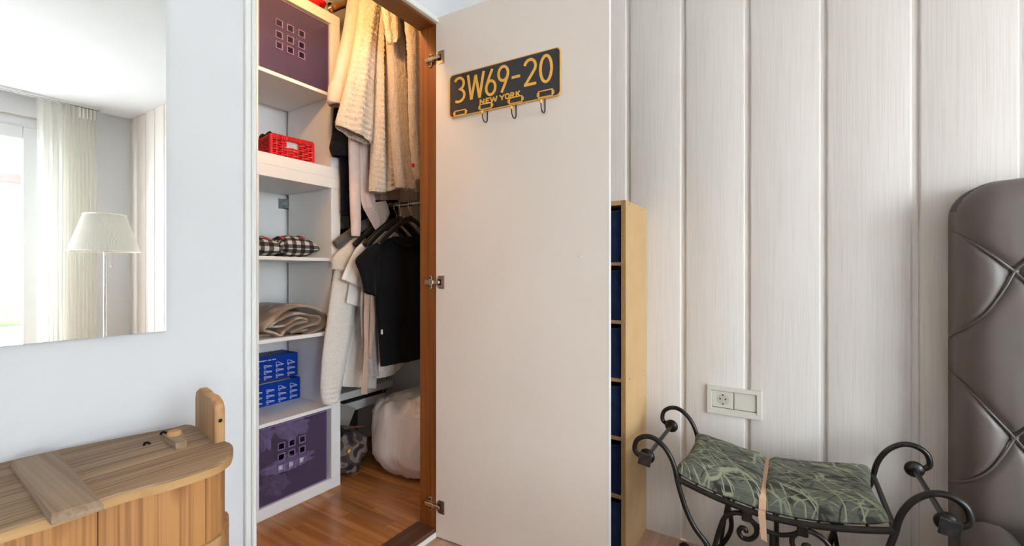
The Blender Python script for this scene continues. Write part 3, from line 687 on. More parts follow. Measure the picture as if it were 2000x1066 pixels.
hanger('black plastic hanger showing in front of the black T-shirt', .400)
hanger('black plastic hanger holding the white T-shirt', .50)
hanger('black plastic hanger behind the black T-shirt, holding the beige belts', .463, dx=-.01)
hanger('taupe padded hanger inside the white terry robe', .607, 'taupe_felt', .25, -.03, ar=.024)
hanger('black plastic hanger between the white T-shirt and the robe', .545, dx=-.02)
# ---------------------------------------------------------------- lower garments
G1 = 'clothes on the chrome rod'; G2 = 'clothes on the upper rod'
tee = thing('t_shirt', 'plain black T-shirt hanging foremost on the chrome rod', 't-shirt', (1.57, .43, .64), 0, G1)
garment('shirt_body', [((770, 462), (812, 462)), ((745, 470), (828, 468)), ((728, 479), (845, 476)), ((731, 500), (858, 500)), ((734, 575), (862, 575)), ((738, 640), (862, 640)), ((743, 716), (862, 690))], .42, 'black_cotton', tee, .022, [(.005, 3, 0), (.003, 6, 1)])
garment('sleeve', [((727, 477), (742, 479)), ((709, 491), (741, 500)), ((694.5, 508), (740, 525)), ((702, 530), (738, 548)), ((708, 550), (736, 565)), ((712, 570), (735, 578))], .42, 'black_cotton', tee, .023, [(.004, 2, 1)], 24, 30)
nk = [on_y(u, v, .396) for u, v in ((768, 462), (775, 474), (790, 481), (806, 478), (820, 468))]; tube('neckband', smooth_path(nk, 5), .006, 'black_cotton', tee, 8)
p = on_y(746, 648, .405); box('side_tag', p.x-.002, p.x+.001, .400, .410, p.z-.011, p.z+.011, 'label_tag', tee)
wt = thing('t_shirt', 'white cotton T-shirt with short sleeves behind the black one', 't-shirt', (1.53, .51, .64), 0, G1)
garment('shirt_body', [((736, 453), (765, 450)), ((715, 470), (780, 462)), ((706, 500), (782, 500)), ((705, 560), (782, 560)), ((712, 640), (782, 640)), ((721, 727), (782, 720))], .52, 'white_cotton', wt, .012, [(.004, 3, .4)])
garment('sleeve', [((715, 469), (722, 471)), ((696, 484), (718, 492)), ((680, 512), (714, 525)), ((670, 535), (709, 550)), ((667, 545), (705, 562))], .52, 'white_cotton', wt, .015, [(.003, 2, 0)], 24, 30)
tb = thing('blouse', 'white blouse whose sleeve end shows under the white T-shirt', 'blouse', (1.52, .545, .68), 0, G1)
garment('sleeve', [((684, 540), (716, 545)), ((680, 565), (714, 572)), ((676, 591), (706, 600))], .554, 'white_cotton', tb, .009, [(.002, 2, 1)], 24, 24)
garment('blouse_body', [((735, 455), (775, 455)), ((714, 530), (785, 530)), ((722, 640), (790, 640)), ((733, 715), (792, 700)), ((735, 737), (772, 728)), ((745, 737), (765, 731))], .554, 'white_cotton', tb, .009, [(.002, 3, .4)])
rb = thing('bathrobe', 'white terry bathrobe with a fluffy collar and a long sleeve', 'bathrobe', (1.45, .60, .5), 0, G1)
garment('sleeve', [((655, 520), (694, 512)), ((651, 540), (698, 545)), ((645, 580), (698, 590)), ((640, 620), (693, 625)), ((633, 665), (686, 660)), ((628, 715), (676, 705)), ((626, 755), (667, 752)), ((628, 780), (662, 775)), ((632, 790), (656, 787))], .608, 'white_terry', rb, .031, [(.003, 1.5, 1)], 40, 110, .0016, .022, 3)
garment('collar', [((690, 464), (712, 466)), ((672, 480), (708, 486)), ((655, 496), (698, 500)), ((648, 508), (686, 516)), ((649, 526), (677, 528))], .606, 'white_fur', rb, .033, [(.002, 2, 1)], 40, 50, .0025, 0, 5)
garment('robe_body', [((700, 470), (742, 470)), ((692, 540), (745, 540)), ((690, 600), (742, 600)), ((684, 650), (739, 650)), ((672, 720), (736, 720)), ((667, 754), (735, 758))], .616, 'white_terry', rb, .017, [(.005, 2, 1), (.002, 5, 0)], 50, 90, .0014, 0, 7)
cg = thing('cardigan', 'thin grey cardigan between the white T-shirt and the beige belts', 'cardigan', (1.49, .47, .7), 0, G1)
garment('cardigan_front', [((735, 468), (755, 470)), ((712, 520), (742, 520)), ((705, 565), (738, 570)), ((704, 620), (736, 625)), ((708, 680), (738, 690)), ((718, 735), (740, 735))], .487, 'grey_knit', cg, .007, [(.004, 2.5, 0)], 40, 50)
bt = thing('belt', 'longer beige terry belt dangling beside the black T-shirt', 'belt', (1.45, .46, .5), 0, 'terry belts')
garment('band', [((712, 560), (724, 560)), ((710, 620), (721, 620)), ((711, 680), (720, 680)), ((708, 730), (719, 730)), ((705, 768), (717, 770))], .463, 'peach_terry', bt, .006, (), 12, 60, .0012)
bt = thing('belt', 'shorter beige terry belt tight against the black T-shirt', 'belt', (1.47, .46, .6), 0, 'terry belts')
garment('band', [((723, 560), (736, 562)), ((722, 620), (734, 620)), ((721, 660), (729, 660)), ((720, 695), (725, 700))], .463, 'peach_terry', bt, .006, (), 12, 50, .0012)
# ---------------------------------------------------------------- upper garments
pk = thing('bathrobe', 'smooth pale pink robe sleeve with a turned cuff, nearest the shelving', 'bathrobe', (1.42, .52, 1.9), 0, G2)
garment('sleeve', [((694, -95), (714, -95)), ((680, 0), (709, 0)), ((671, 60), (703, 60)), ((657, 120), (694, 120)), ((648, 160), (682, 160)), ((645, 180), (676, 180))], .533, 'pale_pink', pk, .036, [(.002, 2, 1)], 36, 60)
garment('cuff', [((645, 158), (683, 162)), ((642, 175), (680, 178)), ((641, 196), (673, 206)), ((646, 203), (668, 209))], .533, 'pale_pink', pk, .040, (), 36, 24, .0012)
cr = thing('bathrobe', 'cream ribbed sherpa robe with a very wide sleeve', 'bathrobe', (1.55, .44, 1.4), 0, G2)
garment('sleeve', [((720, -95), (752, -95)), ((703, 0), (745, 0)), ((699, 40), (738, 40)), ((688, 100), (732, 100)), ((677, 155), (729, 160)), ((664, 208), (728, 225)), ((656, 236), (726, 266)), ((657, 246), (723, 282))], .44, 'cream_sherpa', cr, .038, [(.005, 2.2, .6)], 110, 240, .0026, .026, 2)
garment('robe_front', [((737, -95), (762, -95)), ((732, 0), (749, 0)), ((731, 100), (746, 100)), ((730, 200), (747, 200)), ((726, 300), (750, 300)), ((722, 374), (752, 377))], .445, 'cream_sherpa', cr, .036, [(.004, 1.5, 2.2)], 60, 260, .0026, .026, 4)
garment('robe_fold', [((762, -95), (800, -95)), ((751, 0), (770, 0)), ((750.5, 100), (768, 100)), ((751.5, 200), (770, 200)), ((753, 300), (776, 300)), ((754, 374), (779, 366))], .443, 'cream_sherpa', cr, .036, [(.004, 1.5, 1)], 60, 260, .0026, .026, 5)
fr = thing('bathrobe', 'cream fur robe with a lapel, hanging beside the ribbed robe', 'bathrobe', (1.62, .38, 1.4), 0, G2)
garment('robe_front', [((758, -95), (815, -95)), ((750, 0), (800, 10)), ((757, 100), (800, 100)), ((762, 200), (802, 200)), ((768, 300), (808, 300)), ((774, 366), (814, 374))], .345, 'cream_fur', fr, .036, [(.006, 1.6, 1)], 60, 140, .0036, 0, 6)
garment('lapel', [((748, -95), (805, -80)), ((745, 0), (785, 15)), ((750, 40), (783, 45)), ((755, 75), (781, 68)), ((760, 86), (774, 82))], .285, 'cream_sherpa', fr, .018, [(.005, 2, 0)], 40, 60, .003, 0, 8)
garment('back_panel', [((806, -95), (850, -95)), ((788, 150), (850, 150)), ((789, 300), (848, 300)), ((791, 372), (846, 374))], .435, 'cream_fur', fr, .025, [(.008, 2, 0)], 50, 100, .0036, 0, 9)
tube('strap', smooth_path([on_y(u, v, .262) for u, v in ((781, 25), (786, 45), (793, 75), (797, 120), (799, 180), (801, 230))], 4), [.008]*21, 'dark_cloth', fr, 8)
f2 = thing('bathrobe', 'cream fur robe pressed against the pine jamb, foremost on its rod', 'bathrobe', (1.70, .30, 1.4), 0, G2)
garment('robe_front', [((790, -95), (880, -95)), ((791, 30), (872, 30)), ((796, 100), (868, 100)), ((798, 180), (868, 180)), ((801, 260), (868, 260)), ((807, 325), (866, 325)), ((812, 350), (864, 352))], .195, 'cream_fur', f2, .035, [(.008, 3, .5)], 60, 130, .0036, 0, 10, 0, ((.2, .02, .03),))
p = on_y(807, 323, .170); box('care_label', p.x-.005, p.x+.005, .168, .175, p.z-.008, p.z+.008, 'red_plastic', f2)
lc = thing('cardigan', 'pale pink cardigan with a lace hem below the ribbed robe', 'cardigan', (1.47, .53, 1.25), 0, G2)
garment('sleeve', [((686, 222), (704, 222)), ((681, 260), (703, 260)), ((682, 330), (703, 330)), ((684, 400), (704, 400)), ((686, 445), (704, 445)), ((687, 460), (702, 462))], .5225, 'pale_pink', lc, .019, [(.001, 1, 0)], 24, 80, .0008)
garment('front_panel', [((722, -60), (765, -60)), ((714, 0), (760, 0)), ((709, 60), (752, 60)), ((704, 150), (745, 150)), ((701, 260), (728, 260)), ((702, 330), (729, 330)), ((704, 385), (732, 382)), ((709, 407), (735, 404))], .5225, 'pale_pink', lc, .009, [(.002, 2, 1)], 30, 80)
garment('lace_hem', [((707, 398), (754, 392)), ((713, 414), (759, 406)), ((722, 430), (760, 420)), ((731, 446), (750, 438)), ((735, 449), (744, 445))], .5225, 'lace', lc, .008, [(.003, 2.4, 1)], 40, 40)
dp = thing('dress', 'dusty pink dress showing under the hem of the ribbed robe', 'dress', (1.56, .6, 1.3), 0, G2)
garment('skirt', [((725, -60), (800, -60)), ((726, 200), (780, 200)), ((727, 330), (782, 330)), ((728, 370), (781, 368)), ((730, 391), (780, 390))], .615, 'dusty_pink', dp, .022, [(.007, 3, 0)], 50, 60)
lg = thing('dress', 'long cream knitted garment hanging behind the rod hooks', 'dress', (1.68, .64, 1.2), 0, G2)
garment('skirt', [((775, -60), (830, -60)), ((776, 200), (815, 200)), ((778, 380), (814, 380)), ((780, 440), (813, 440)), ((781, 480), (812, 482))], .66, 'pale_pink', lg, .025, [(.006, 2, 0)], 40, 60, .0012)
nr = thing('bathrobe', 'navy plush robe with a thick cuff behind the pale pink sleeve', 'bathrobe', (1.40, .6, 1.3), 0, G2)
garment('sleeve', [((684, -60), (720, -60)), ((664, 120), (690, 120)), ((653, 200), (688, 200)), ((650, 250), (688, 252)), ((646, 275), (684, 280)), ((644, 290), (682, 296)), ((649, 304), (678, 308))], .611, 'navy_plush', nr, .028, (), 30, 70, .002)
garment('robe_body', [((690, -60), (717, -60)), ((668, 150), (710, 150)), ((664, 300), (710, 300)), ((666, 420), (708, 425))], .618, 'navy_plush', nr, .02, [(.005, 2, 0)], 30, 60, .0015)
bj = thing('jacket', 'black jacket on a hanger in the shade behind the tall unit', 'jacket', (1.48, .8, .9), 0, 'dark clothes at the back')
garment('jacket_body', [((668, 448), (676, 446)), ((655, 470), (704, 460)), ((650, 500), (730, 480)), ((650, 620), (735, 620)), ((655, 700), (735, 700))], .80, 'dark_cloth', bj, .03, [(.008, 2, 0)])
tube('hook', smooth_path([on_y(u, v, .80) for u, v in ((671, 452), (670, 442), (667, 436), (665, 428), (668, 418), (672, 412), (676, 416))], 4), .002, 'chrome', bj, 8)
bj = thing('jacket', 'black coat filling the back of the closet behind the robes', 'jacket', (1.6, .9, .6), 0, 'dark clothes at the back')
garment('jacket_body', [((690, -60), (830, -60)), ((680, 200), (830, 200)), ((682, 420), (830, 420)), ((690, 560), (828, 560)), ((700, 640), (820, 640))], .92, 'dark_cloth', bj, .05, [(.012, 4, 0)])
hanger('brown wooden hanger on the upper rod, its arm reaching beside the short unit', .715, 'wood_hanger', .215, 0, 2.60, grp='wooden hangers')
hanger('brown wooden hanger on the upper rod, behind the other wooden one', .755, 'wood_hanger', .205, 0, 2.60, grp='wooden hangers')
# ---------------------------------------------------------------- closet lamp: above the frame, behind the lintel (its shadow edges place it)
ld = bpy.data.lights.new('closet_lamp_offscreen', 'POINT'); ld.energy = 5; ld.color = (1, .56, .22); ld.shadow_soft_size = .028
lo = bpy.data.objects.new('closet_lamp_offscreen', ld); COL.objects.link(lo); lo.location = (.95, .17, 2.20)
# ---------------------------------------------------------------- wall mirror
mr_ = on_y(324, 646, -.012); mx1, mz0 = mr_.x, mr_.z
t = thing('wall_mirror', 'large frameless mirror hung on the white wall above the wooden chest', 'mirror', (mx1-.55, -.006, mz0))
box('backing', mx1-1.1, mx1-.001, -.010, -.0005, mz0+.001, mz0+1.55, 'mirror_edge', t)
box('glass', mx1-1.1, mx1, -.0135, -.0101, mz0, mz0+1.55, 'mirror_silver', t)
# ---------------------------------------------------------------- old stave chest with a planked lid
LZ = .722
rear = [(0, 903), (60, 889), (110, 878), (200, 860), (300, 841), (340, 834), (377, 828)]; front = [(438, 859), (450.5, 863.5), (455.5, 870), (454, 879), (446.6, 893), (412, 912), (326, 939), (240, 961), (100, 1007), (0, 1037)]
R_ = [on_z(u, v, LZ) for u, v in rear]; F_ = [on_z(u, v, LZ) for u, v in front]
half = [(min(p.x, .5), min(p.y, -.012)) for p in R_+F_]
CXC = .0                                            # the chest runs on out of view to the left
half = [(x, y) for x, y in half if x > CXC+.08]
y_b = half[0][1]; y_f = half[-1][1]
right = [(CXC, y_b)]+half+[(CXC, y_f)]
outline = right+[(2*CXC-x, y) for x, y in right[::-1][1:-1]]
ol = smooth_path([(x, y, 0) for x, y in outline], 3, True); OUT = [(p.x, p.y) for p in ol]
def clip(poly, y0, y1):
    for lim, sgn in ((y0, 1), (y1, -1)):
        out = []
        for i, (x, y) in enumerate(poly):
            px_, py_ = poly[i-1]; a = (y-lim)*sgn; b_ = (py_-lim)*sgn
            if (a >= 0) != (b_ >= 0): f = b_/(b_-a); out.append((px_+(x-px_)*f, lim))
            if a >= 0: out.append((x, y))
        poly = out
    return poly
ch = thing('wooden_chest', 'old wooden stave chest with a weathered plank lid below the mirror', 'chest', (CXC, (y_b+y_f)/2, 0))
lid = MB(); cuts = [-.5, -.232, -.152, -.098, .02]; LT = .017
for k, (a, b_) in enumerate(zip(cuts[:-1], cuts[1:])):
    pg = clip(OUT, a+.0009, b_-.0009)
    pk_ = MB().prism(pg, lambda x, y, d: (x, y, d), LZ-LT, LZ-.0035).build('lid_edge', 'lid_edge', ch)
    cx_ = sum(p[0] for p in pg)/len(pg); cy_ = (min(p[1] for p in pg)+max(p[1] for p in pg))/2
    top = [(x+(.0025 if x < cx_ else -.0025), y+(.002 if y < cy_ else -.002)*0+(.003 if (y < -.3) else 0)) for x, y in pg]
    n = len(pg); vs = [(x, y, LZ-.0035) for x, y in pg]+[(x, y, LZ-.0004*k) for x, y in top]
    add('lid_plank', vs, [tuple(range(n, 2*n))]+[(i, (i+1) % n, n+(i+1) % n, n+i) for i in range(n)], 'lid_wood', ch)
def inset(d):
    res = []; n = len(OUT)
    for i in range(n):
        t_ = (Vector(OUT[(i+1) % n])-Vector(OUT[i-1])).normalized(); nn = Vector((t_.y, -t_.x)); c_ = Vector((CXC, (y_b+y_f)/2)); p = Vector(OUT[i])
        if (c_-p).dot(nn) < 0: nn = -nn
        res.append(p+nn*d)
    return res
i0, i1 = inset(.014), inset(.032); n = len(i0); acc = 0; start = 0; stv = []
tg = on_z(229.6, 990, LZ-.02).x
for i in range(1, n+1):
    acc += (i0[i % n]-i0[i-1]).length
    if acc > .115 or i == n: stv.append((start, i)); start = i; acc = 0
for a, b_ in stv:
    ids = [q % n for q in range(a, b_+1)]
    o = [i0[q] for q in ids]; q_ = [i1[q] for q in ids]
    sh = .0006; d = (o[1]-o[0]).normalized()*sh; o[0] = o[0]+d; q_[0] = q_[0]+d; d = (o[-1]-o[-2]).normalized()*sh; o[-1] = o[-1]-d; q_[-1] = q_[-1]-d
    poly = [(p.x, p.y) for p in o]+[(p.x, p.y) for p in q_[::-1]]
    MB().prism(poly, lambda x, y, d: (x, y, d), .02, LZ-LT).build('stave', 'stave_wood', ch)
ho, hi = inset(.007), inset(.0145)
for z0, z1 in ((.515, .585), (.10, .16)):
    vs = []
    for a, b_ in zip(ho, hi): vs += [(a.x, a.y, z0), (a.x, a.y, z1), (b_.x, b_.y, z1), (b_.x, b_.y, z0)]
    m = len(ho); add('hoop', vs, [(i*4+k, i*4+(k+1) % 4, ((i+1) % m)*4+(k+1) % 4, ((i+1) % m)*4+k) for i in range(m) for k in range(4)], 'handle_wood', ch)
MB().prism([(p.x, p.y) for p in inset(.034)], lambda x, y, d: (x, y, d), .03, .05).build('base_board', 'stave_wood', ch)
# batten across the lid
q = [on_z(u, v, LZ+.012) for u, v in ((19, 897), (110, 875), (203, 978), (100, 1008))]
ce = sum(q, Vector())/4; tp = [p.lerp(ce, .07) for p in q]
vs = [Vector((p.x, p.y, LZ-.001)) for p in q]+[Vector((p.x, p.y, LZ+.005)) for p in q]+[Vector((p.x, p.y, LZ+.011)) for p in tp]
add('batten', vs, [(8, 9, 10, 11)]+[(a+i, a+(i+1) % 4, a+4+(i+1) % 4, a+4+i) for a in (0, 4) for i in range(4)], 'batten_wood', ch)
# upright end stave used as a handle
a = on_z(381, 830, LZ); b_ = on_z(420, 866, LZ); ax = (b_-a); wl = ax.length; ax.normalize(); nx_ = Vector((-ax.y, ax.x, 0));  nx_ = nx_ if nx_.x > 0 else -nx_
hh = .088
pf = [(0, -.06), (0, hh*.72), (wl*.06, hh*.90), (wl*.18, hh*.99), (wl*.35, hh), (wl*.55, hh*.965), (wl*.75, hh*.99), (wl*.90, hh*.93), (wl*.985, hh*.78), (wl, hh*.6), (wl, -.06)]
mb = MB(); f3 = lambda s_, h, d: a+ax*s_+nx_*d+Vector((0, 0, h)); g = lambda e: [(min(max(x, e), wl-e), y-(e if y > 0 else 0)) for x, y in pf]
N = len(pf); vs = []
for e, d in ((.003, 0), (0, .003), (0, .015), (.003, .018)): vs += [f3(x, y, d) for x, y in g(e)]
fs = [tuple(range(N))[::-1], tuple(range(3*N, 4*N))]+[(r_*N+i, r_*N+(i+1) % N, (r_+1)*N+(i+1) % N, (r_+1)*N+i) for r_ in range(3) for i in range(N)]
hd = add('handle_stave', vs, fs, 'handle_wood', ch, True, None, 35)
MB().lathe([(.004, 0), (.003, .0015)], f3(wl+.001, hh*.5, .009), 1, 8).build('nail_head', 'nail_iron', hd)
# turn button on the lid, two bent nails
p = on_z(345, 866, LZ); d = (on_z(358, 876, LZ)-on_z(336, 853, LZ)).normalized(); s_ = Vector((-d.y, d.x, 0))
pg = [(1.25*x, y) for x, y in [(-.030, -.011), (-.022, -.015), (.004, -.012), (.020, -.008), (.030, -.009), (.034, 0), (.030, .009), (.020, .008), (.004, .012), (-.022, .015), (-.030, .011)]]
tb_ = MB().prism(pg, lambda x, y, h: p+d*x+s_*y+Vector((0, 0, h)), .0, .013).build('turn_button', 'batten_wood', ch)
MB().lathe([(.013, .012), (.013, .018), (.010, .022), (.003, .023)], p-d*.018, 2, 16).build('peg_head', 'handle_wood', tb_, True, 40)
for u, v in ((315, 849), (282, 870)):
    q = on_z(u, v, LZ); tube('bent_nail', smooth_path([q, q+Vector((0, 0, .004)), q+Vector((.003, -.003, .006)), q+Vector((.007, -.008, .003))], 4), .0022, 'nail_iron', ch, 6)
# ---------------------------------------------------------------- chipboard tower with navy bins
TX0 = on_x(1222, 390, 0.0).x if False else 1.584; TYS = -.7016; TW = .30; TZ = 1.329; E = .0165
tw = thing('shelf_tower', 'slim raw chipboard shelf tower behind the open door', 'shelf tower', ((TX0+PX)/2, TYS+TW/2, 0))
TB = PX-.002
s1 = box('side_panel', TX0, TB, TYS, TYS+E, 0, TZ, 'mdf', tw); s2 = box('side_panel', TX0, TB, TYS+TW-E, TYS+TW, 0, TZ, 'mdf', tw)
box('back_panel', TB-.004, TB, TYS+E, TYS+TW-E, .02, TZ-E, 'mdf', tw)
box('top_panel', TX0, TB, TYS+E, TYS+TW-E, TZ-E, TZ, 'mdf', tw)
for yy in (TYS, TYS+TW-E): box('front_edge', TX0-.0008, TX0, yy, yy+E, 0, TZ, 'mdf_edge', s1 if yy == TYS else s2)
lv = [1.0966, .882, .6675, .453, .238, .0236]
for k, z in enumerate(lv):
    sh = box('shelf', TX0+.002, TB-.004, TYS+E, TYS+TW-E, z-.006, z+.006, 'mdf', tw); box('front_edge', TX0+.0014, TX0+.002, TYS+E, TYS+TW-E, z-.006, z+.006, 'mdf_edge', sh)
for z in (TZ-.009, .668, .04):
    for x in (TX0+.045, TB-.05): MB().lathe([(.0028, 0), (.0028, .0006)], (x, TYS-.0005, z+(.0 if x < TX0+.1 else -.002)), 1, 8).build('dowel_hole', 'mdf_hole', s1)
ords = ['topmost', 'second from the top', 'third from the top', 'fourth from the top', 'fifth from the top', 'lowest']
tops = [TZ-E]+[z-.006 for z in lv[:-1]]
for k, z in enumerate(lv):
    zt = tops[k]; h = zt-z-.006; zb_ = z+.0062; hb = h*.9-(.012 if k else 0)*0
    bn = thing('fabric_bin', 'navy fabric bin in the chipboard tower, '+ords[k], 'fabric bin', (1.70, TYS+TW/2, zb_), 0, 'navy bins in the chipboard tower')
    y0, y1, x0, x1 = TYS+E+.0075, TYS+TW-E-.0075, TX0+.008, TB-.012
    vs = []; N = 20; M_ = 10
    for j in range(M_+1):
        f = j/M_; loop_ = []
        for (xa, ya, xb, yb_) in ((x0, y0, x1, y0), (x1, y0, x1, y1), (x1, y1, x0, y1), (x0, y1, x0, y0)):
            for i in range(N):
                s_ = i/N; x = xa+(xb-xa)*s_; y = ya+(yb_-ya)*s_; bul = .007*noise.noise(Vector((x*8, y*8, zb_+f*1.5)))
                sag = .014*f**4*abs(sin(pi*s_))*abs(noise.noise(Vector((k*3.1, x*3, y*3)))+.4)
                loop_.append((min(max(x+bul, x0-.004), x1+.003), min(max(y+bul, y0-.003), y1+.003), zb_+f*hb-sag))
        vs += loop_
    m = 4*N; fs = [(j*m+i, j*m+(i+1) % m, (j+1)*m+(i+1) % m, (j+1)*m+i) for j in range(M_) for i in range(m)]+[tuple(range(m))[::-1]]
    add('bin_body', vs, fs, 'navy_fabric', bn, True)
    tube('top_hem', vs[-m:], .0035, 'navy_fabric', bn, 6, closed=True, up=(0, 0, 1))
    tube('corner_seam', [vs[j*m] + Vector((0, 0, 0)) if isinstance(vs[j*m], Vector) else Vector(vs[j*m]) for j in range(M_+1)], .003, 'navy_fabric', bn, 6)
    box('bin_fill', x0+.02, x1-.02, y0+.02, y1-.02, zb_+.001, zb_+hb*.72, 'dark_cloth', bn)
# ---------------------------------------------------------------- licence plate coat rack on the door
PC = [dpx(u, v) for u, v in ((880, 150.6), (1098, 90.5), (1095.5, 187), (880.4, 233.3))]
t0 = (PC[0][0]+PC[3][0])/2; t1 = (PC[1][0]+PC[2][0])/2; pz1 = (PC[0][1]+PC[1][1])/2; pz0 = (PC[2][1]+PC[3][1])/2; pw = t1-t0; phh = pz1-pz0
lp = thing('coat_rack', 'black and yellow New York number plate coat rack on the closet door', 'coat rack', dpt((t0+t1)/2, pz0, .006))
def rrect(a0, a1, b0, b1, r_):
    o = []
    for (cx_, cy_, q0) in ((a1-r_, b0+r_, -90), (a1-r_, b1-r_, 0), (a0+r_, b1-r_, 90), (a0+r_, b0+r_, 180)):
        o += [(cx_+r_*cos(radians(q0+18*k)), cy_+r_*sin(radians(q0+18*k))) for k in range(6)]
    return o
MB().prism(rrect(t0, t1, pz0, pz1, .016), dpt, .004, .0075).build('plate_back', 'plate_yellow', lp)
MB().prism(rrect(t0+.004, t1-.004, pz0+.004, pz1-.004, .014), dpt, .0075, .0085).build('plate_face', 'plate_black', lp)
MB().ribbon(rrect(t0+.002, t1-.002, pz0+.002, pz1-.002, .015), .0022, dpt, .0070, .0092, True).build('border', 'plate_yellow', lp)
MB().ribbon(rrect(t0+.010, t1-.010, pz0+.010, pz1-.010, .012), .004, dpt, .0083, .0094, True).build('pressed_rib', 'plate_black', lp)
def cpx(x, y): return dpx(840+x/5.077, 60+y/5.077)
def arc(cx_, cy_, rx_, ry_, a0, a1, n=12): return [(cx_+rx_*cos(radians(a0+(a1-a0)*k/n)), cy_+ry_*sin(radians(a0+(a1-a0)*k/n))) for k in range(n+1)]
GL = {'3': [arc(.40, .745, .50, .235, 150, -75, 12)+arc(.36, .27, .60, .25, 72, -125, 14)[1:]],
      'W': [[(.0, 1), (.22, 0)], [(.22, 0), (.5, .93)], [(.5, .93), (.74, 0)], [(.74, 0), (1, 1)]],
      '6': [[(.66, 1), (.34, .70), (.12, .45)]+arc(.5, .28, .46, .27, 160, 200, 3), arc(.5, .285, .46, .27, 0, 360, 24)],
      '9': [[(.34, 0), (.66, .30), (.88, .55)]+arc(.5, .72, .46, .27, -20, 20, 3), arc(.5, .715, .46, .27, 0, 360, 24)],
      '-': [[(0, .47), (1, .47)]],
      '2': [arc(.48, .72, .45, .26, 165, -25, 14)+[(.62, .42), (.06, .045)], [(.0, .06), (.98, .06)]],
      '0': [arc(.5, .5, .45, .475, 0, 360, 30)],
      'N': [[(.08, 0), (.08, 1)], [(.08, 1), (.92, 0)], [(.92, 0), (.92, 1)]], 'E': [[(.1, 0), (.1, 1)], [(.1, .93), (.95, .93)], [(.1, .5), (.8, .5)], [(.1, .07), (.95, .07)]],
      'w': [[(.0, 1), (.24, 0)], [(.24, 0), (.5, .9)], [(.5, .9), (.76, 0)], [(.76, 0), (1, 1)]], 'Y': [[(.02, 1), (.5, .45)], [(.98, 1), (.5, .45)], [(.5, .5), (.5, 0)]],
      'O': [arc(.5, .5, .44, .45, 0, 360, 24)], 'R': [[(.1, 0), (.1, 1)], [(.1, .93), (.5, .93)]+arc(.5, .7, .38, .23, 90, -90, 8)+[(.1, .47)], [(.5, .47), (.95, 0)]],
      'K': [[(.1, 0), (.1, 1)], [(.92, 1), (.12, .42)], [(.4, .6), (.95, 0)]]}
def glyph(ch_, a0, a1, b0, b1, w_, nm):
    mb = MB()
    for k, st in enumerate(GL[ch_]):
        mb.ribbon([(a0+(a1-a0)*x, b0+(b1-b0)*y) for x, y in st], w_, dpt, .0084, .0108+.0002*k)
    return mb.build(nm, 'plate_yellow', lp)
cz1 = pz1-.105*phh; cz0 = pz1-.675*phh
for chh, xa, xb in (('3', 266, 358), ('W', 390, 545), ('6', 566, 664), ('9', 688, 790), ('-', 823, 905), ('2', 945, 1066), ('0', 1100, 1222)):
    glyph(chh, cpx(xa, 500)[0], cpx(xb, 480)[0], cz0, cz1, .0097, 'plate_character')
nz1 = pz1-.725*phh; nz0 = pz1-.84*phh; edgs = [508, 560, 616, 672, 704, 762, 806, 862, 905]
for chh, xa, xb in (('N', 508, 550), ('E', 566, 604), ('w', 612, 676), ('Y', 702, 752), ('O', 757, 800), ('R', 810, 846), ('K', 864, 905)):
    glyph(chh, cpx(xa, 650)[0], cpx(xb, 650)[0], nz0, nz1, .0043, 'plate_letter')
for k, (xa, xb, q0, q1) in enumerate(((248, 378, .87, .975), (495, 636, .845, .955), (785, 938, .84, .965), (1072, 1240, .84, .97))):
    a0, a1 = cpx(xa, 750)[0], cpx(xb, 750)[0]; b1, b0 = pz1-q0*phh, pz1-q1*phh; e = (a1-a0)*.1
    hl = MB().ribbon([(a0+e, b0), (a1-e, b0), (a1-e, b1), (a0+e, b1)], .0035, dpt, .0084, .0115, True)
    for sx, c0 in ((-1, a0+e), (1, a1-e)): hl.ribbon([(c0, b0+(b1-b0)*.15), (c0+sx*e*.9, b0+(b1-b0)*.3), (c0+sx*e*.9, b0+(b1-b0)*.7), (c0, b0+(b1-b0)*.85)], .003, dpt, .0084, .011)
    hl.build('label_holder', 'plate_yellow', lp)
for xs_, yb_ in ((572, 925), (857, 885), (1143, 830)):
    tt = cpx(xs_, 700)[0]; zb_ = cpx(xs_, yb_)[1]; pts = [dpt(tt, pz0+.03, .003), dpt(tt, pz0-.005, .003), dpt(tt, zb_+.020, .003)]
    pts += [dpt(tt, zb_+.0175-.0165*sin(radians(q)), .019-.016*cos(radians(q))) for q in range(10, 180, 20)]+[dpt(tt, zb_+.024, .0360), dpt(tt, zb_+.030, .0375)]
    hk = tube('hook', pts, .0021, 'wire_black', lp, 8)
    MB().lathe([(.0006, -.0062), (.0038, -.005), (.006, -.002), (.006, .002), (.0038, .005), (.0006, .0062)], dpt(tt, zb_+.033, .038), 2, 14).build('hook_ball', 'plate_yellow', hk, True)
# ---------------------------------------------------------------- power socket in the panelling
oc = [on_x(u, v, PX-.006) for u, v in ((1381, 751), (1488, 764), (1488, 821), (1381, 805))]
oy1 = (oc[0].y+oc[3].y)/2; oy0 = (oc[1].y+oc[2].y)/2; oz1 = (oc[0].z+oc[1].z)/2; oz0 = (oc[2].z+oc[3].z)/2; ow = oy1-oy0; oh = oz1-oz0
so = thing('wall_socket', 'cream double wall socket plate recessed in the panelled wall', 'socket', (PX, (oy0+oy1)/2, oz0))
fx = lambda a, q, d: (PX-d, a, q); bw_ = .0165
for (a0, a1, b0, b1) in ((oy0, oy1, oz1-bw_, oz1), (oy0, oy1, oz0, oz0+bw_), (oy0, oy0+bw_, oz0+bw_, oz1-bw_), (oy1-bw_, oy1, oz0+bw_, oz1-bw_)):
    box('frame_side', PX-.011, PX+.0, a0, a1, b0, b1, 'socket_white', so, .0012)
ia0, ia1, ib0, ib1 = oy0+bw_, oy1-bw_, oz0+bw_, oz1-bw_; mid = (ia0+ia1)/2
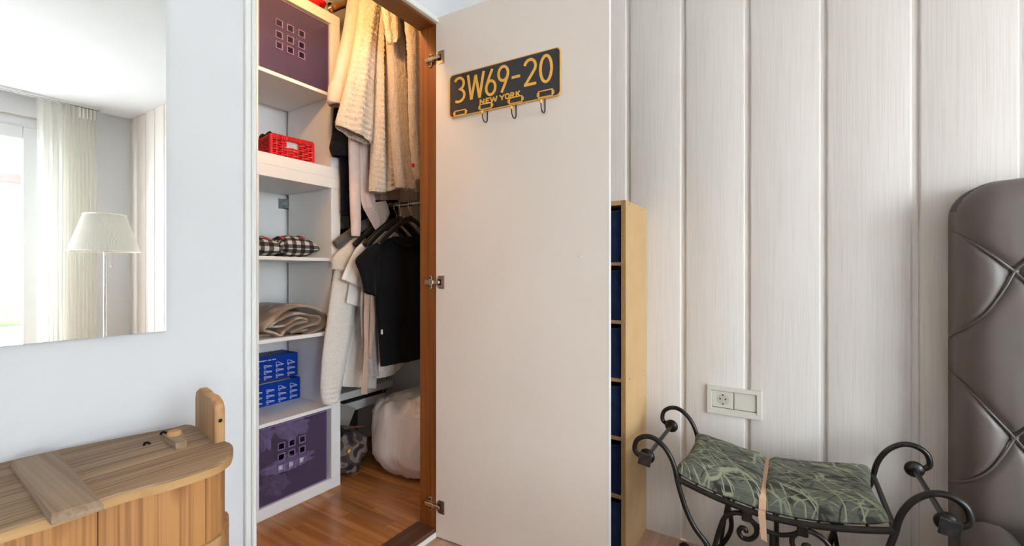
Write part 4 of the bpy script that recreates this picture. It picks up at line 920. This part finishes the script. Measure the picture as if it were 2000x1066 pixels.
box('recess_back', PX-.0022, PX-.0002, ia0, ia1, ib0, ib1, 'hole_dark', so)
box('recess_floor', PX-.009, PX-.0005, ia0, ia1, ib0, ib0+.008, 'socket_white', so)
box('blank_cover', PX-.0055, PX-.0022, ia0+.0005, mid-.001, ib0+.0095, ib1-.001, 'socket_white', so, .0015)
sp_ = box('socket_insert', PX-.0055, PX-.0022, mid+.001, ia1-.0005, ib0+.0095, ib1-.001, 'socket_white', so, .0015)
cy_, cz_ = (mid+ia1)/2-.001, (ib0+ib1)/2+.004
MB().ribbon(arc(cy_, cz_, .0215, .0215, 0, 345, 24), .002, fx, .0055, .0064, True).build('socket_ring', 'socket_white', sp_)
MB().prism(arc(cy_, cz_, .0208, .0208, 0, 345, 24), fx, .0055, .00575).build('socket_well', 'socket_face', sp_)
for dy in (-.0095, .0095): MB().prism(arc(cy_+dy, cz_+.002, .003, .003, 0, 330, 11), fx, .00575, .006).build('pin_hole', 'hole_dark', sp_)
MB().prism(arc(cy_, cz_+.002, .0017, .0017, 0, 330, 11), fx, .00575, .0063).build('screw', 'steel', sp_)
for s_ in (-1, 1): MB().prism([(cy_-.003, cz_+s_*.0195), (cy_+.003, cz_+s_*.0195), (cy_+.002, cz_+s_*.0145), (cy_-.002, cz_+s_*.0145)], fx, .00575, .0068).build('earth_clip', 'hole_dark', sp_)
# ---------------------------------------------------------------- wrought-iron scroll bench
BXF, BXB = 1.402, 1.754; BYC = -1.218+.0452
def fp(u, v, x=BXF): p = on_x(u, v, x); return (p.y-BYC, p.z)
prof = [fp(u, v) for u, v in ((1262, 893), (1249, 889), (1240, 878), (1243.5, 860), (1259, 852), (1278, 856), (1297, 872.6), (1310, 893), (1318, 914), (1323, 938), (1331, 968), (1342, 1000), (1358, 1032), (1382, 1066))]
prof += [(prof[-1][0]-.022, .20), (prof[-1][0]-.022, .14), (prof[-1][0]+.012, .075), (prof[-1][0]+.062, .028), (prof[-1][0]+.105, .010), (prof[-1][0]+.135, .013), (prof[-1][0]+.147, .03), (prof[-1][0]+.135, .043), (prof[-1][0]+.12, .036)]
bn = thing('scroll_bench', 'black wrought-iron bench with scrolled arms in front of the panelling', 'bench', ((BXF+BXB)/2, BYC, 0))
DISC = prof[0]
def P3(x, s_, q): return (x, BYC+s_*q[0], q[1])
IR = .0078
for x in (BXF, BXB):
    for s_ in (1, -1): tube('scroll_arm', smooth_path([P3(x, s_, q) for q in prof], 5), IR, 'iron', bn, 12)
for s_ in (1, -1):
    y = BYC+s_*DISC[0]; z = DISC[1]
    bar = tube('arm_bar', [(BXF-.012, y, z), (BXB+.012, y, z)], .0068, 'iron', bn, 12)
    for x in (BXF+.012, BXB-.012): MB().lathe([(.005, -.010), (.020, -.007), (.024, 0), (.020, .007), (.005, .010)], (x, y, z), 0, 22).build('rosette', 'iron', bar, True)
    FRAME = Matrix.Translation((BXF-.016, y-s_*.0, z-.001)) @ Matrix.Rotation(radians(8), 4, 'X')
    box('end_plate', -.004, .004, -.019, .019, -.019, .019, 'iron_plate', bar, .0015); FRAME = Matrix.Identity(4)
def sag(y): return .394+.046*(abs(y)/.255)**1.7                      # height of the seat rails, y from the bench centre
YE = .2525
for x in (BXF, BXB): tube('seat_rail', [(x, BYC+YE*k/12, sag(YE*k/12)) for k in range(-12, 13)], .0085, 'iron', bn, 10)
for s_ in (-1, 1): tube('cross_rail', [(BXF, BYC+s_*YE, sag(YE)), (BXB, BYC+s_*YE, sag(YE))], .007, 'iron', bn, 10)
for k in range(-4, 5): y = YE*k/5; tube('seat_slat', [(BXF, BYC+y, sag(y)), (BXB, BYC+y, sag(y))], .004, 'iron', bn, 8)
# arches and curls below the front and back rails
def cp(x, y): return fp(1200+x/3.727, 780+y/3.727)
ar_ = [cp(*q) for q in ((730, 1066), (770, 930), (800, 862), (850, 830), (910, 826), (965, 852), (1005, 890), (1033, 935), (1030, 985), (985, 1017), (930, 1003), (906, 962), (924, 934), (952, 942), (958, 965))]
ar_ = [(ar_[0][0]+.028, .02), (ar_[0][0]+.026, .10), (ar_[0][0]+.014, .19)]+ar_
brk = cp(965, 850)
for x in (BXF, BXB):
    for s_ in (1, -1):
        tube('curl', smooth_path([P3(x, s_, q) for q in ar_], 5), .0066, 'iron', bn, 10)
        y = BYC+s_*brk[0]; box('collar', x-.011, x+.011, y-.013, y+.013, brk[1]-.012, sag(brk[0]), 'iron', bn, .003)
    n = 16; tube('lower_rail', [(x, BYC+brk[0]*(1-2*k/n), brk[1]-.028*(1-(1-2*k/n)**2)) for k in range(n+1)], .006, 'iron', bn, 10)
    tube('centre_leg', [(x, BYC+.004, .012), (x, BYC+.004, brk[1]-.027)], .0075, 'iron', bn, 10)
# cushion
cu = thing('bench_cushion', 'grey-green cushion printed with bare branches, tied onto the iron bench', 'cushion', ((BXF+BXB)/2, BYC, .40))
cy0, cy1, cx0, cx1 = -.247, .262, BXF+.008, BXB-.012; NU, NV = 70, 44; vs = []; TK = .074
band = .028
for side in (1, -1):
    for i in range(NU+1):
        a = -1+2*i/NU
        for j in range(NV+1):
            b2 = -1+2*j/NV; ea = 1-abs(a)**9; eb = 1-abs(b2)**9
            pinx = 1-.06*(1-b2*b2)*abs(a)**5; piny = 1-.05*(1-a*a)*abs(b2)**5
            y = (cy0+cy1)/2+(cy1-cy0)/2*a*pinx; x = (cx0+cx1)/2+(cx1-cx0)/2*b2*piny
            base = sag(min(abs(y), .262))+.009
            th = TK*max(0, ea*eb)**.42*(.80+.20*(1-a*a)*(1-b2*b2)); th *= 1-.30*exp(-((y-band)/.014)**2)
            th += .0035*noise.noise(Vector((x*16, y*16, 1)))*max(0, ea*eb)
            if i < 10 or i > NU-10: th += .004*noise.noise(Vector((x*40, y*25, 3)))*ea*eb
            lift = .010*(abs(a)**6)*(abs(b2)**4)
            z = base+lift+(th*.86 if side > 0 else -min(.006, th*.2))
            vs.append((x, BYC+y, z))
o_ = (NU+1)*(NV+1); fs = []
for off in (0, o_): fs += [(off+i*(NV+1)+j, off+(i+1)*(NV+1)+j, off+(i+1)*(NV+1)+j+1, off+i*(NV+1)+j+1) for i in range(NU) for j in range(NV)]
add('cushion_cover', vs, fs, 'branch_print', cu, True)
# tie band round cushion and rails
st = thing('tie_band', 'peach fabric band tied round the middle of the bench cushion', 'strap', ((BXF+BXB)/2, BYC+band, .35))
sec = []
for j in range(NV+1):
    i = int(round(((band-(cy0+cy1)/2)/((cy1-cy0)/2)+1)/2*NU)); sec.append(Vector(vs[i*(NV+1)+j])+Vector((0, 0, .0015)))
zr = sag(0)-.012; bw2 = .0088
loop_ = [Vector((BXF-.011, 0, zr)), Vector((BXF-.0115, 0, zr+.03))]+[Vector((p.x-(.004 if j < 2 else 0), 0, p.z)) for j, p in enumerate(sec)]+[Vector((BXB+.011, 0, zr+.02)), Vector((BXB+.011, 0, zr)), Vector(((BXF+BXB)/2, 0, zr-.004))]
mb = MB(); m = len(loop_); vv = []
for k, p in enumerate(loop_):
    c_ = Vector((sum(q.x for q in loop_)/m, 0, sag(0)+.02)); o2 = (p-c_).normalized()*.0016
    y = BYC+band
    vv += [(p.x, y-bw2, p.z), (p.x, y+bw2, p.z), (p.x+o2.x, y+bw2, p.z+o2.z), (p.x+o2.x, y-bw2, p.z+o2.z)]
add('loop', vv, [(k*4+q, k*4+(q+1) % 4, ((k+1) % m)*4+(q+1) % 4, ((k+1) % m)*4+q) for k in range(m) for q in range(4)], 'strap_band', st)
y = BYC+band; MB().put([(BXF-.0125, y-bw2, zr+.02), (BXF-.0125, y+bw2, zr+.02), (BXF-.013, y-.001-bw2*1.3, zr-.05), (BXF-.013, y+bw2*.2, zr-.046), (BXF-.0145, y-bw2, zr+.02), (BXF-.0145, y+bw2, zr+.02), (BXF-.015, y-.001-bw2*1.3, zr-.05), (BXF-.015, y+bw2*.2, zr-.046)], [(0, 1, 3, 2), (4, 6, 7, 5), (0, 2, 6, 4), (1, 5, 7, 3), (2, 3, 7, 6), (0, 4, 5, 1)]).build('loose_end', 'strap_band', st)
# ---------------------------------------------------------------- upholstered bed
HX0, HY1, HY0, HZ = 1.722, -1.615, -3.25, 1.315
bd = thing('upholstered_bed', 'brown leather bed with a buttoned headboard against the panelling', 'bed', (1.0, (HY0+HY1)/2, 0))
def hp(u, v): p = on_x(u, v, HX0); return (p.y, p.z)
B1, B2 = hp(1985, 530), hp(1983, 857); cols_ = [B1[0]-.29*k for k in range(6)]; rows_ = [B1[1], B2[1], B2[1]-.44]
btn = [(y, z) for y in cols_ for z in rows_]
segs = []
for r_, (z, a, b_) in enumerate(((rows_[0], hp(1862, 447)[1]-.012, hp(1853, 652)[1]), (rows_[1], hp(1860, 742)[1], hp(1850, 950)[1]), (rows_[2], .32, .02))):
    segs += [((cols_[0], z), (HY1-.002, a)), ((cols_[0], z), (HY1-.001, b_))]
    for k in range(len(cols_)-1):
        ym = (cols_[k]+cols_[k+1])/2
        for zz in (z+.223, z-.223):
            segs += [((cols_[k], z), (ym, zz)), ((cols_[k+1], z), (ym, zz))]
curves = []
for (a, b_) in segs:
    sagc = .018 if (abs(b_[0]-HY1) < .02 and b_[1] < a[1]) else (.004 if abs(b_[0]-HY1) < .02 else 0)
    m_ = ((a[0]+b_[0])/2, (a[1]+b_[1])/2-sagc*1.0)
    curves.append([Vector((q.x, q.y)) for q in smooth_path([(a[0], a[1], 0), (m_[0], m_[1], 0), (b_[0], b_[1], 0)], 5)])
import itertools
SEG = [(c[i], c[i+1]) for c in curves for i in range(len(c)-1)]
def dist(p, near):
    d = 9
    for a, b_ in near:
        ab = b_-a; t = max(0, min(1, (p-a).dot(ab)/ab.length_squared)); d = min(d, (a+ab*t-p).length)
    return d
RC = .085; NY, NZ = 180, 210; vs = []; 
ys = [HY1-(HY1-HY0)*((k/NY)**1.5) for k in range(NY+1)]
for i, y in enumerate(ys):
    near = [s2 for s2 in SEG if abs(s2[0].x-y) < .2]
    for j in range(NZ+1):
        z = .02+(HZ-.02)*j/NZ; p = Vector((y, z)); d = dist(p, near) if near else .2
        db = min([(p-Vector(q)).length for q in btn if abs(q[0]-y) < .3] or [.3])
        out = .006+.012*(1-exp(-d/.07))-.008*exp(-(d/.010)**2)-.010*exp(-(db/.028)**2)-.006*exp(-(db/.07)**2)
        # rounded edges and corner
        e1 = (HY1-y); e2 = (HZ-z)+.018*max(0, 1-(e1/.5))*0
        def rnd_(e, R): return R-sqrt(max(0, R*R-max(0, R-e)**2)) if e < R else 0
        if e1 < RC and e2 < RC: e = RC-sqrt((RC-e1)**2+(RC-e2)**2)
        else: e = min(e1, e2)
        bk = rnd_(max(0, e), .07)
        yy, zz = y, z
        if e < 0:                                   # pull the square grid corner onto the round one
            v_ = Vector((y-(HY1-RC), z-(HZ-RC))); v_ = v_.normalized()*RC; yy = HY1-RC+v_.x; zz = HZ-RC+v_.y
        zz += .03*min(1, (HY1-yy)/.45)*(z/HZ)**8 if yy > HY0 else 0
        vs.append((HX0-out+bk, yy, zz))
fs = [(i*(NZ+1)+j, (i+1)*(NZ+1)+j, (i+1)*(NZ+1)+j+1, i*(NZ+1)+j+1) for i in range(NY) for j in range(NZ)]
def edge(idx, XB):                                   # close the cushion back to the wall
    global fs
    b0 = len(vs)
    for q in idx: p = vs[q]; vs.append((XB, p[1], p[2]))
    fs += [(idx[k], idx[k+1], b0+k+1, b0+k) for k in range(len(idx)-1)]
XB = PX-.003
edge([j for j in range(NZ+1)], XB); edge([i*(NZ+1)+NZ for i in range(NY+1)], XB); edge([NY*(NZ+1)+j for j in range(NZ+1)], XB)
hb = add('headboard', vs, fs, 'leather', bd, True)
for c in curves:
    if c[0].x < HY1-.5 and c[0].x > HY0: pass
    for off in (0,):
        pts = []
        for k, p in enumerate(c):
            t_ = (c[min(k+1, len(c)-1)]-c[max(k-1, 0)]).normalized(); q = p+Vector((-t_.y, t_.x))*.0034*off
            e1 = HY1-q.x; bk = .07-sqrt(max(0, .07**2-max(0, .07-max(0, e1))**2)) if e1 < .07 else 0
            pts.append((HX0-.0008+bk+.010*exp(-((p-c[0]).length/.03)**2), q.x, max(.03, q.y)))
        if abs(c[-1].x-HY1) < .01:                   # the seam runs on round the side of the headboard
            q = c[-1]; sl = -.010 if q.y < c[0].y else .006
            pts += [(HX0+.080, HY1+.0012, q.y+sl), (PX-.02, HY1+.0012, q.y+sl*2)]
        tube('seam_piping', smooth_path(pts, 2), .0031, 'piping_leather', hb, 10)
for (y, z) in btn: MB().lathe([(.009, .02), (.009, .010), (.007, .006), (.002, .005)], (HX0+.001, y, z), 0, 12).build('button', 'piping_leather', hb, True)
RY1 = -1.606; rt = .392
sec = [(RY1, .06), (RY1, rt-.05), (RY1-.008, rt-.025), (RY1-.022, rt-.008), (RY1-.045, rt), (RY1-.075, rt-.003), (RY1-.098, rt-.018), (RY1-.11, rt-.045), (RY1-.112, .06)]
MB().prism(sec, lambda y, z, d: (d, y, z), HX0-.03, -.42).build('side_rail', 'leather', bd, True, 60)
sec2 = [(2*(HY0+HY1)/2-y, z) for y, z in sec]; MB().prism(sec2, lambda y, z, d: (d, y, z), HX0-.03, -.42).build('side_rail', 'leather', bd, True, 60)
box('foot_rail', -.53, -.42, HY0+.03, RY1, .06, rt, 'leather', bd, .03)
MB().box(-.40, HX0-.04, HY0+.16, RY1-.12, .10, .22).build('slat_base', 'dark_box', bd)
for x in (-.45, 1.6):
    for y in (RY1-.05, HY0+.08): box('foot', x-.03, x+.03, y-.03, y+.03, 0, .062, 'iron', bd)
mt = box('mattress', -.39, HX0-.06, HY0+.17, RY1-.135, .2205, .43, 'mattress_cloth', None, .04); tag(mt, 'pale mattress lying inside the brown leather bed', 'mattress')
# ---------------------------------------------------------------- what the mirror shows: lamp, curtain, outdoors
LX, LY = on_y(203, 500, 4.02).x, -4.02
LX = 1.393; LY = -4.02
la = thing('floor_lamp', 'floor lamp with a pleated cream shade in the corner, seen in the mirror', 'lamp', (LX, LY, 0))
MB().lathe([(.14, 0), (.14, .012), (.02, .022), (.012, .03)], (LX, LY, 0), 2, 28).build('base', 'chrome', la, True, 40)
tube('pole', [(LX, LY, .02), (LX, LY, 1.30)], .0115, 'chrome', la, 12)
zs0, zs1, rb0, rt0 = 1.258, 1.583, .243, .142; NP = 150; vs = []
for z, r_ in ((zs0, rb0), (zs1, rt0)):
    for k in range(NP*2): q = pi*k/NP; rr = r_+(.004 if k % 2 else 0); vs.append((LX+rr*cos(q), LY+rr*sin(q), z))
n2 = NP*2; sh_ = add('lamp_shade', vs, [(k, (k+1) % n2, n2+(k+1) % n2, n2+k) for k in range(n2)], 'lamp_shade', la)
for z, r_ in ((zs0, rb0+.003), (zs1, rt0+.003)): tube('shade_trim', [(LX+r_*cos(2*pi*k/48), LY+r_*sin(2*pi*k/48), z) for k in range(48)], .005, 'lamp_shade', sh_, 6, closed=True)
MB().lathe([(.02, 0), (.028, .006), (.028, .03), (.012, .05)], (LX, LY, 1.255), 2, 16).build('bulb_holder', 'chrome', la, True, 40)
tube('pull_chain', [(LX+.035, LY+.03, 1.26), (LX+.036, LY+.03, 1.13)], .0015, 'chrome', la, 6)
MB().lathe([(.002, .012), (.007, 0), (.007, -.012), (.002, -.016)], (LX+.036, LY+.03, 1.125), 2, 10).build('chain_pull', 'chrome', la, True)
tube('spoke', [(LX-rb0, LY, 1.262), (LX+rb0, LY, 1.262)], .0025, 'chrome', la, 6)
ct = thing('sheer_curtain', 'sheer cream curtain drawn to the side of the window, seen in the mirror', 'curtain', (1.32, -4.80, 0))
def drape(name, xa, xb, y0, amp, nw, mat, z0=.03, z1=CZ-.035):
    vs = []; nu = nw*12; nz = 24
    for j in range(nz+1):
        f = j/nz
        for i in range(nu+1):
            s_ = i/nu; x = xa+(xb-xa)*(s_*(1+.05*f)-.02*f); vs.append((x+.006*noise.noise(Vector((s_*8, f*2, 3))), y0+amp*(.75+.4*f)*sin(2*pi*nw*s_+.6*noise.noise(Vector((s_*3, f*1.5, 0)))), z1+(z0-z1)*f))
    return add(name, vs, [(j*(nu+1)+i, j*(nu+1)+i+1, (j+1)*(nu+1)+i+1, (j+1)*(nu+1)+i) for j in range(nz) for i in range(nu)], mat, ct, True)
drape('loose_cloth', 1.115, 1.30, -4.80, .020, 3, 'sheer_curtain'); drape('gathered_cloth', 1.30, 1.535, -4.80, .030, 8, 'sheer_curtain')
for k in range(5): box('heading_pleat', 1.40+k*.027, 1.418+k*.027, -4.832, -4.792, CZ-.13, CZ-.028, 'sheet_white', ct, .003)
cr_ = thing('curtain_rail', 'pale double curtain rail fixed under the ceiling along the window wall', 'curtain rail', (-.2, -4.8, CZ-.03))
box('rail_body', -2.1, 1.56, -4.86, -4.775, CZ-.022, CZ-.0005, 'window_frame_white', cr_)
for y in (-4.84, -4.80): box('track_slot', -2.1, 1.56, y-.005, y+.005, CZ-.0226, CZ-.0218, 'hole_dark', cr_)
struct(box('ground_outside', -25, 25, -40, SY-.22, -.2, -.05, 'outdoor_paving'))
hs_ = thing('house', 'neighbouring white house with a reddish tiled roof beyond the window', 'house', (3, -21, 0))
box('house_wall', -6, 12, -25, -18.6, -.05, 3.9, 'house_wall', hs_)
MB().prism([(-17.8, 3.75), (-17.8, 3.92), (-21.8, 6.0), (-25.8, 3.92), (-25.8, 3.75)], lambda y, z, d: (d, y, z), -6.6, 12.6).build('roof', 'roof_tile', hs_)
for x in (-4, -.5, 3.2, 6.5): 
    w_ = box('window', x, x+1.1, -18.62, -18.55, 1.0, 2.4, 'window_frame_white', hs_); box('pane', x+.08, x+1.02, -18.54, -18.53, 1.08, 2.32, 'carton_grey', w_)
hg_ = thing('hedge', 'clipped green hedge in the garden outside the window', 'hedge', (2.5, -13, -.05))
random.seed(3); mb = MB()
for k in range(2500):
    c_ = Vector((random.uniform(-2, 7), random.uniform(-13.4, -12.6), random.uniform(-.05, .62))); a = Vector((random.uniform(-1, 1), random.uniform(-1, 1), random.uniform(-1, 1))).normalized()*.07; b_ = a.orthogonal().normalized()*.04
    mb.put([c_-a, c_+b_, c_+a, c_-b_], [(0, 1, 2, 3)])
lv_ = mb.build('leaves', 'hedge_leaf', hg_); lv_['kind'] = 'stuff'
blob('hedge_core', (2.5, -13, .28), (4.5, .4, .33), 'hedge_leaf', hg_, .1, 3, 1, .3, 20)
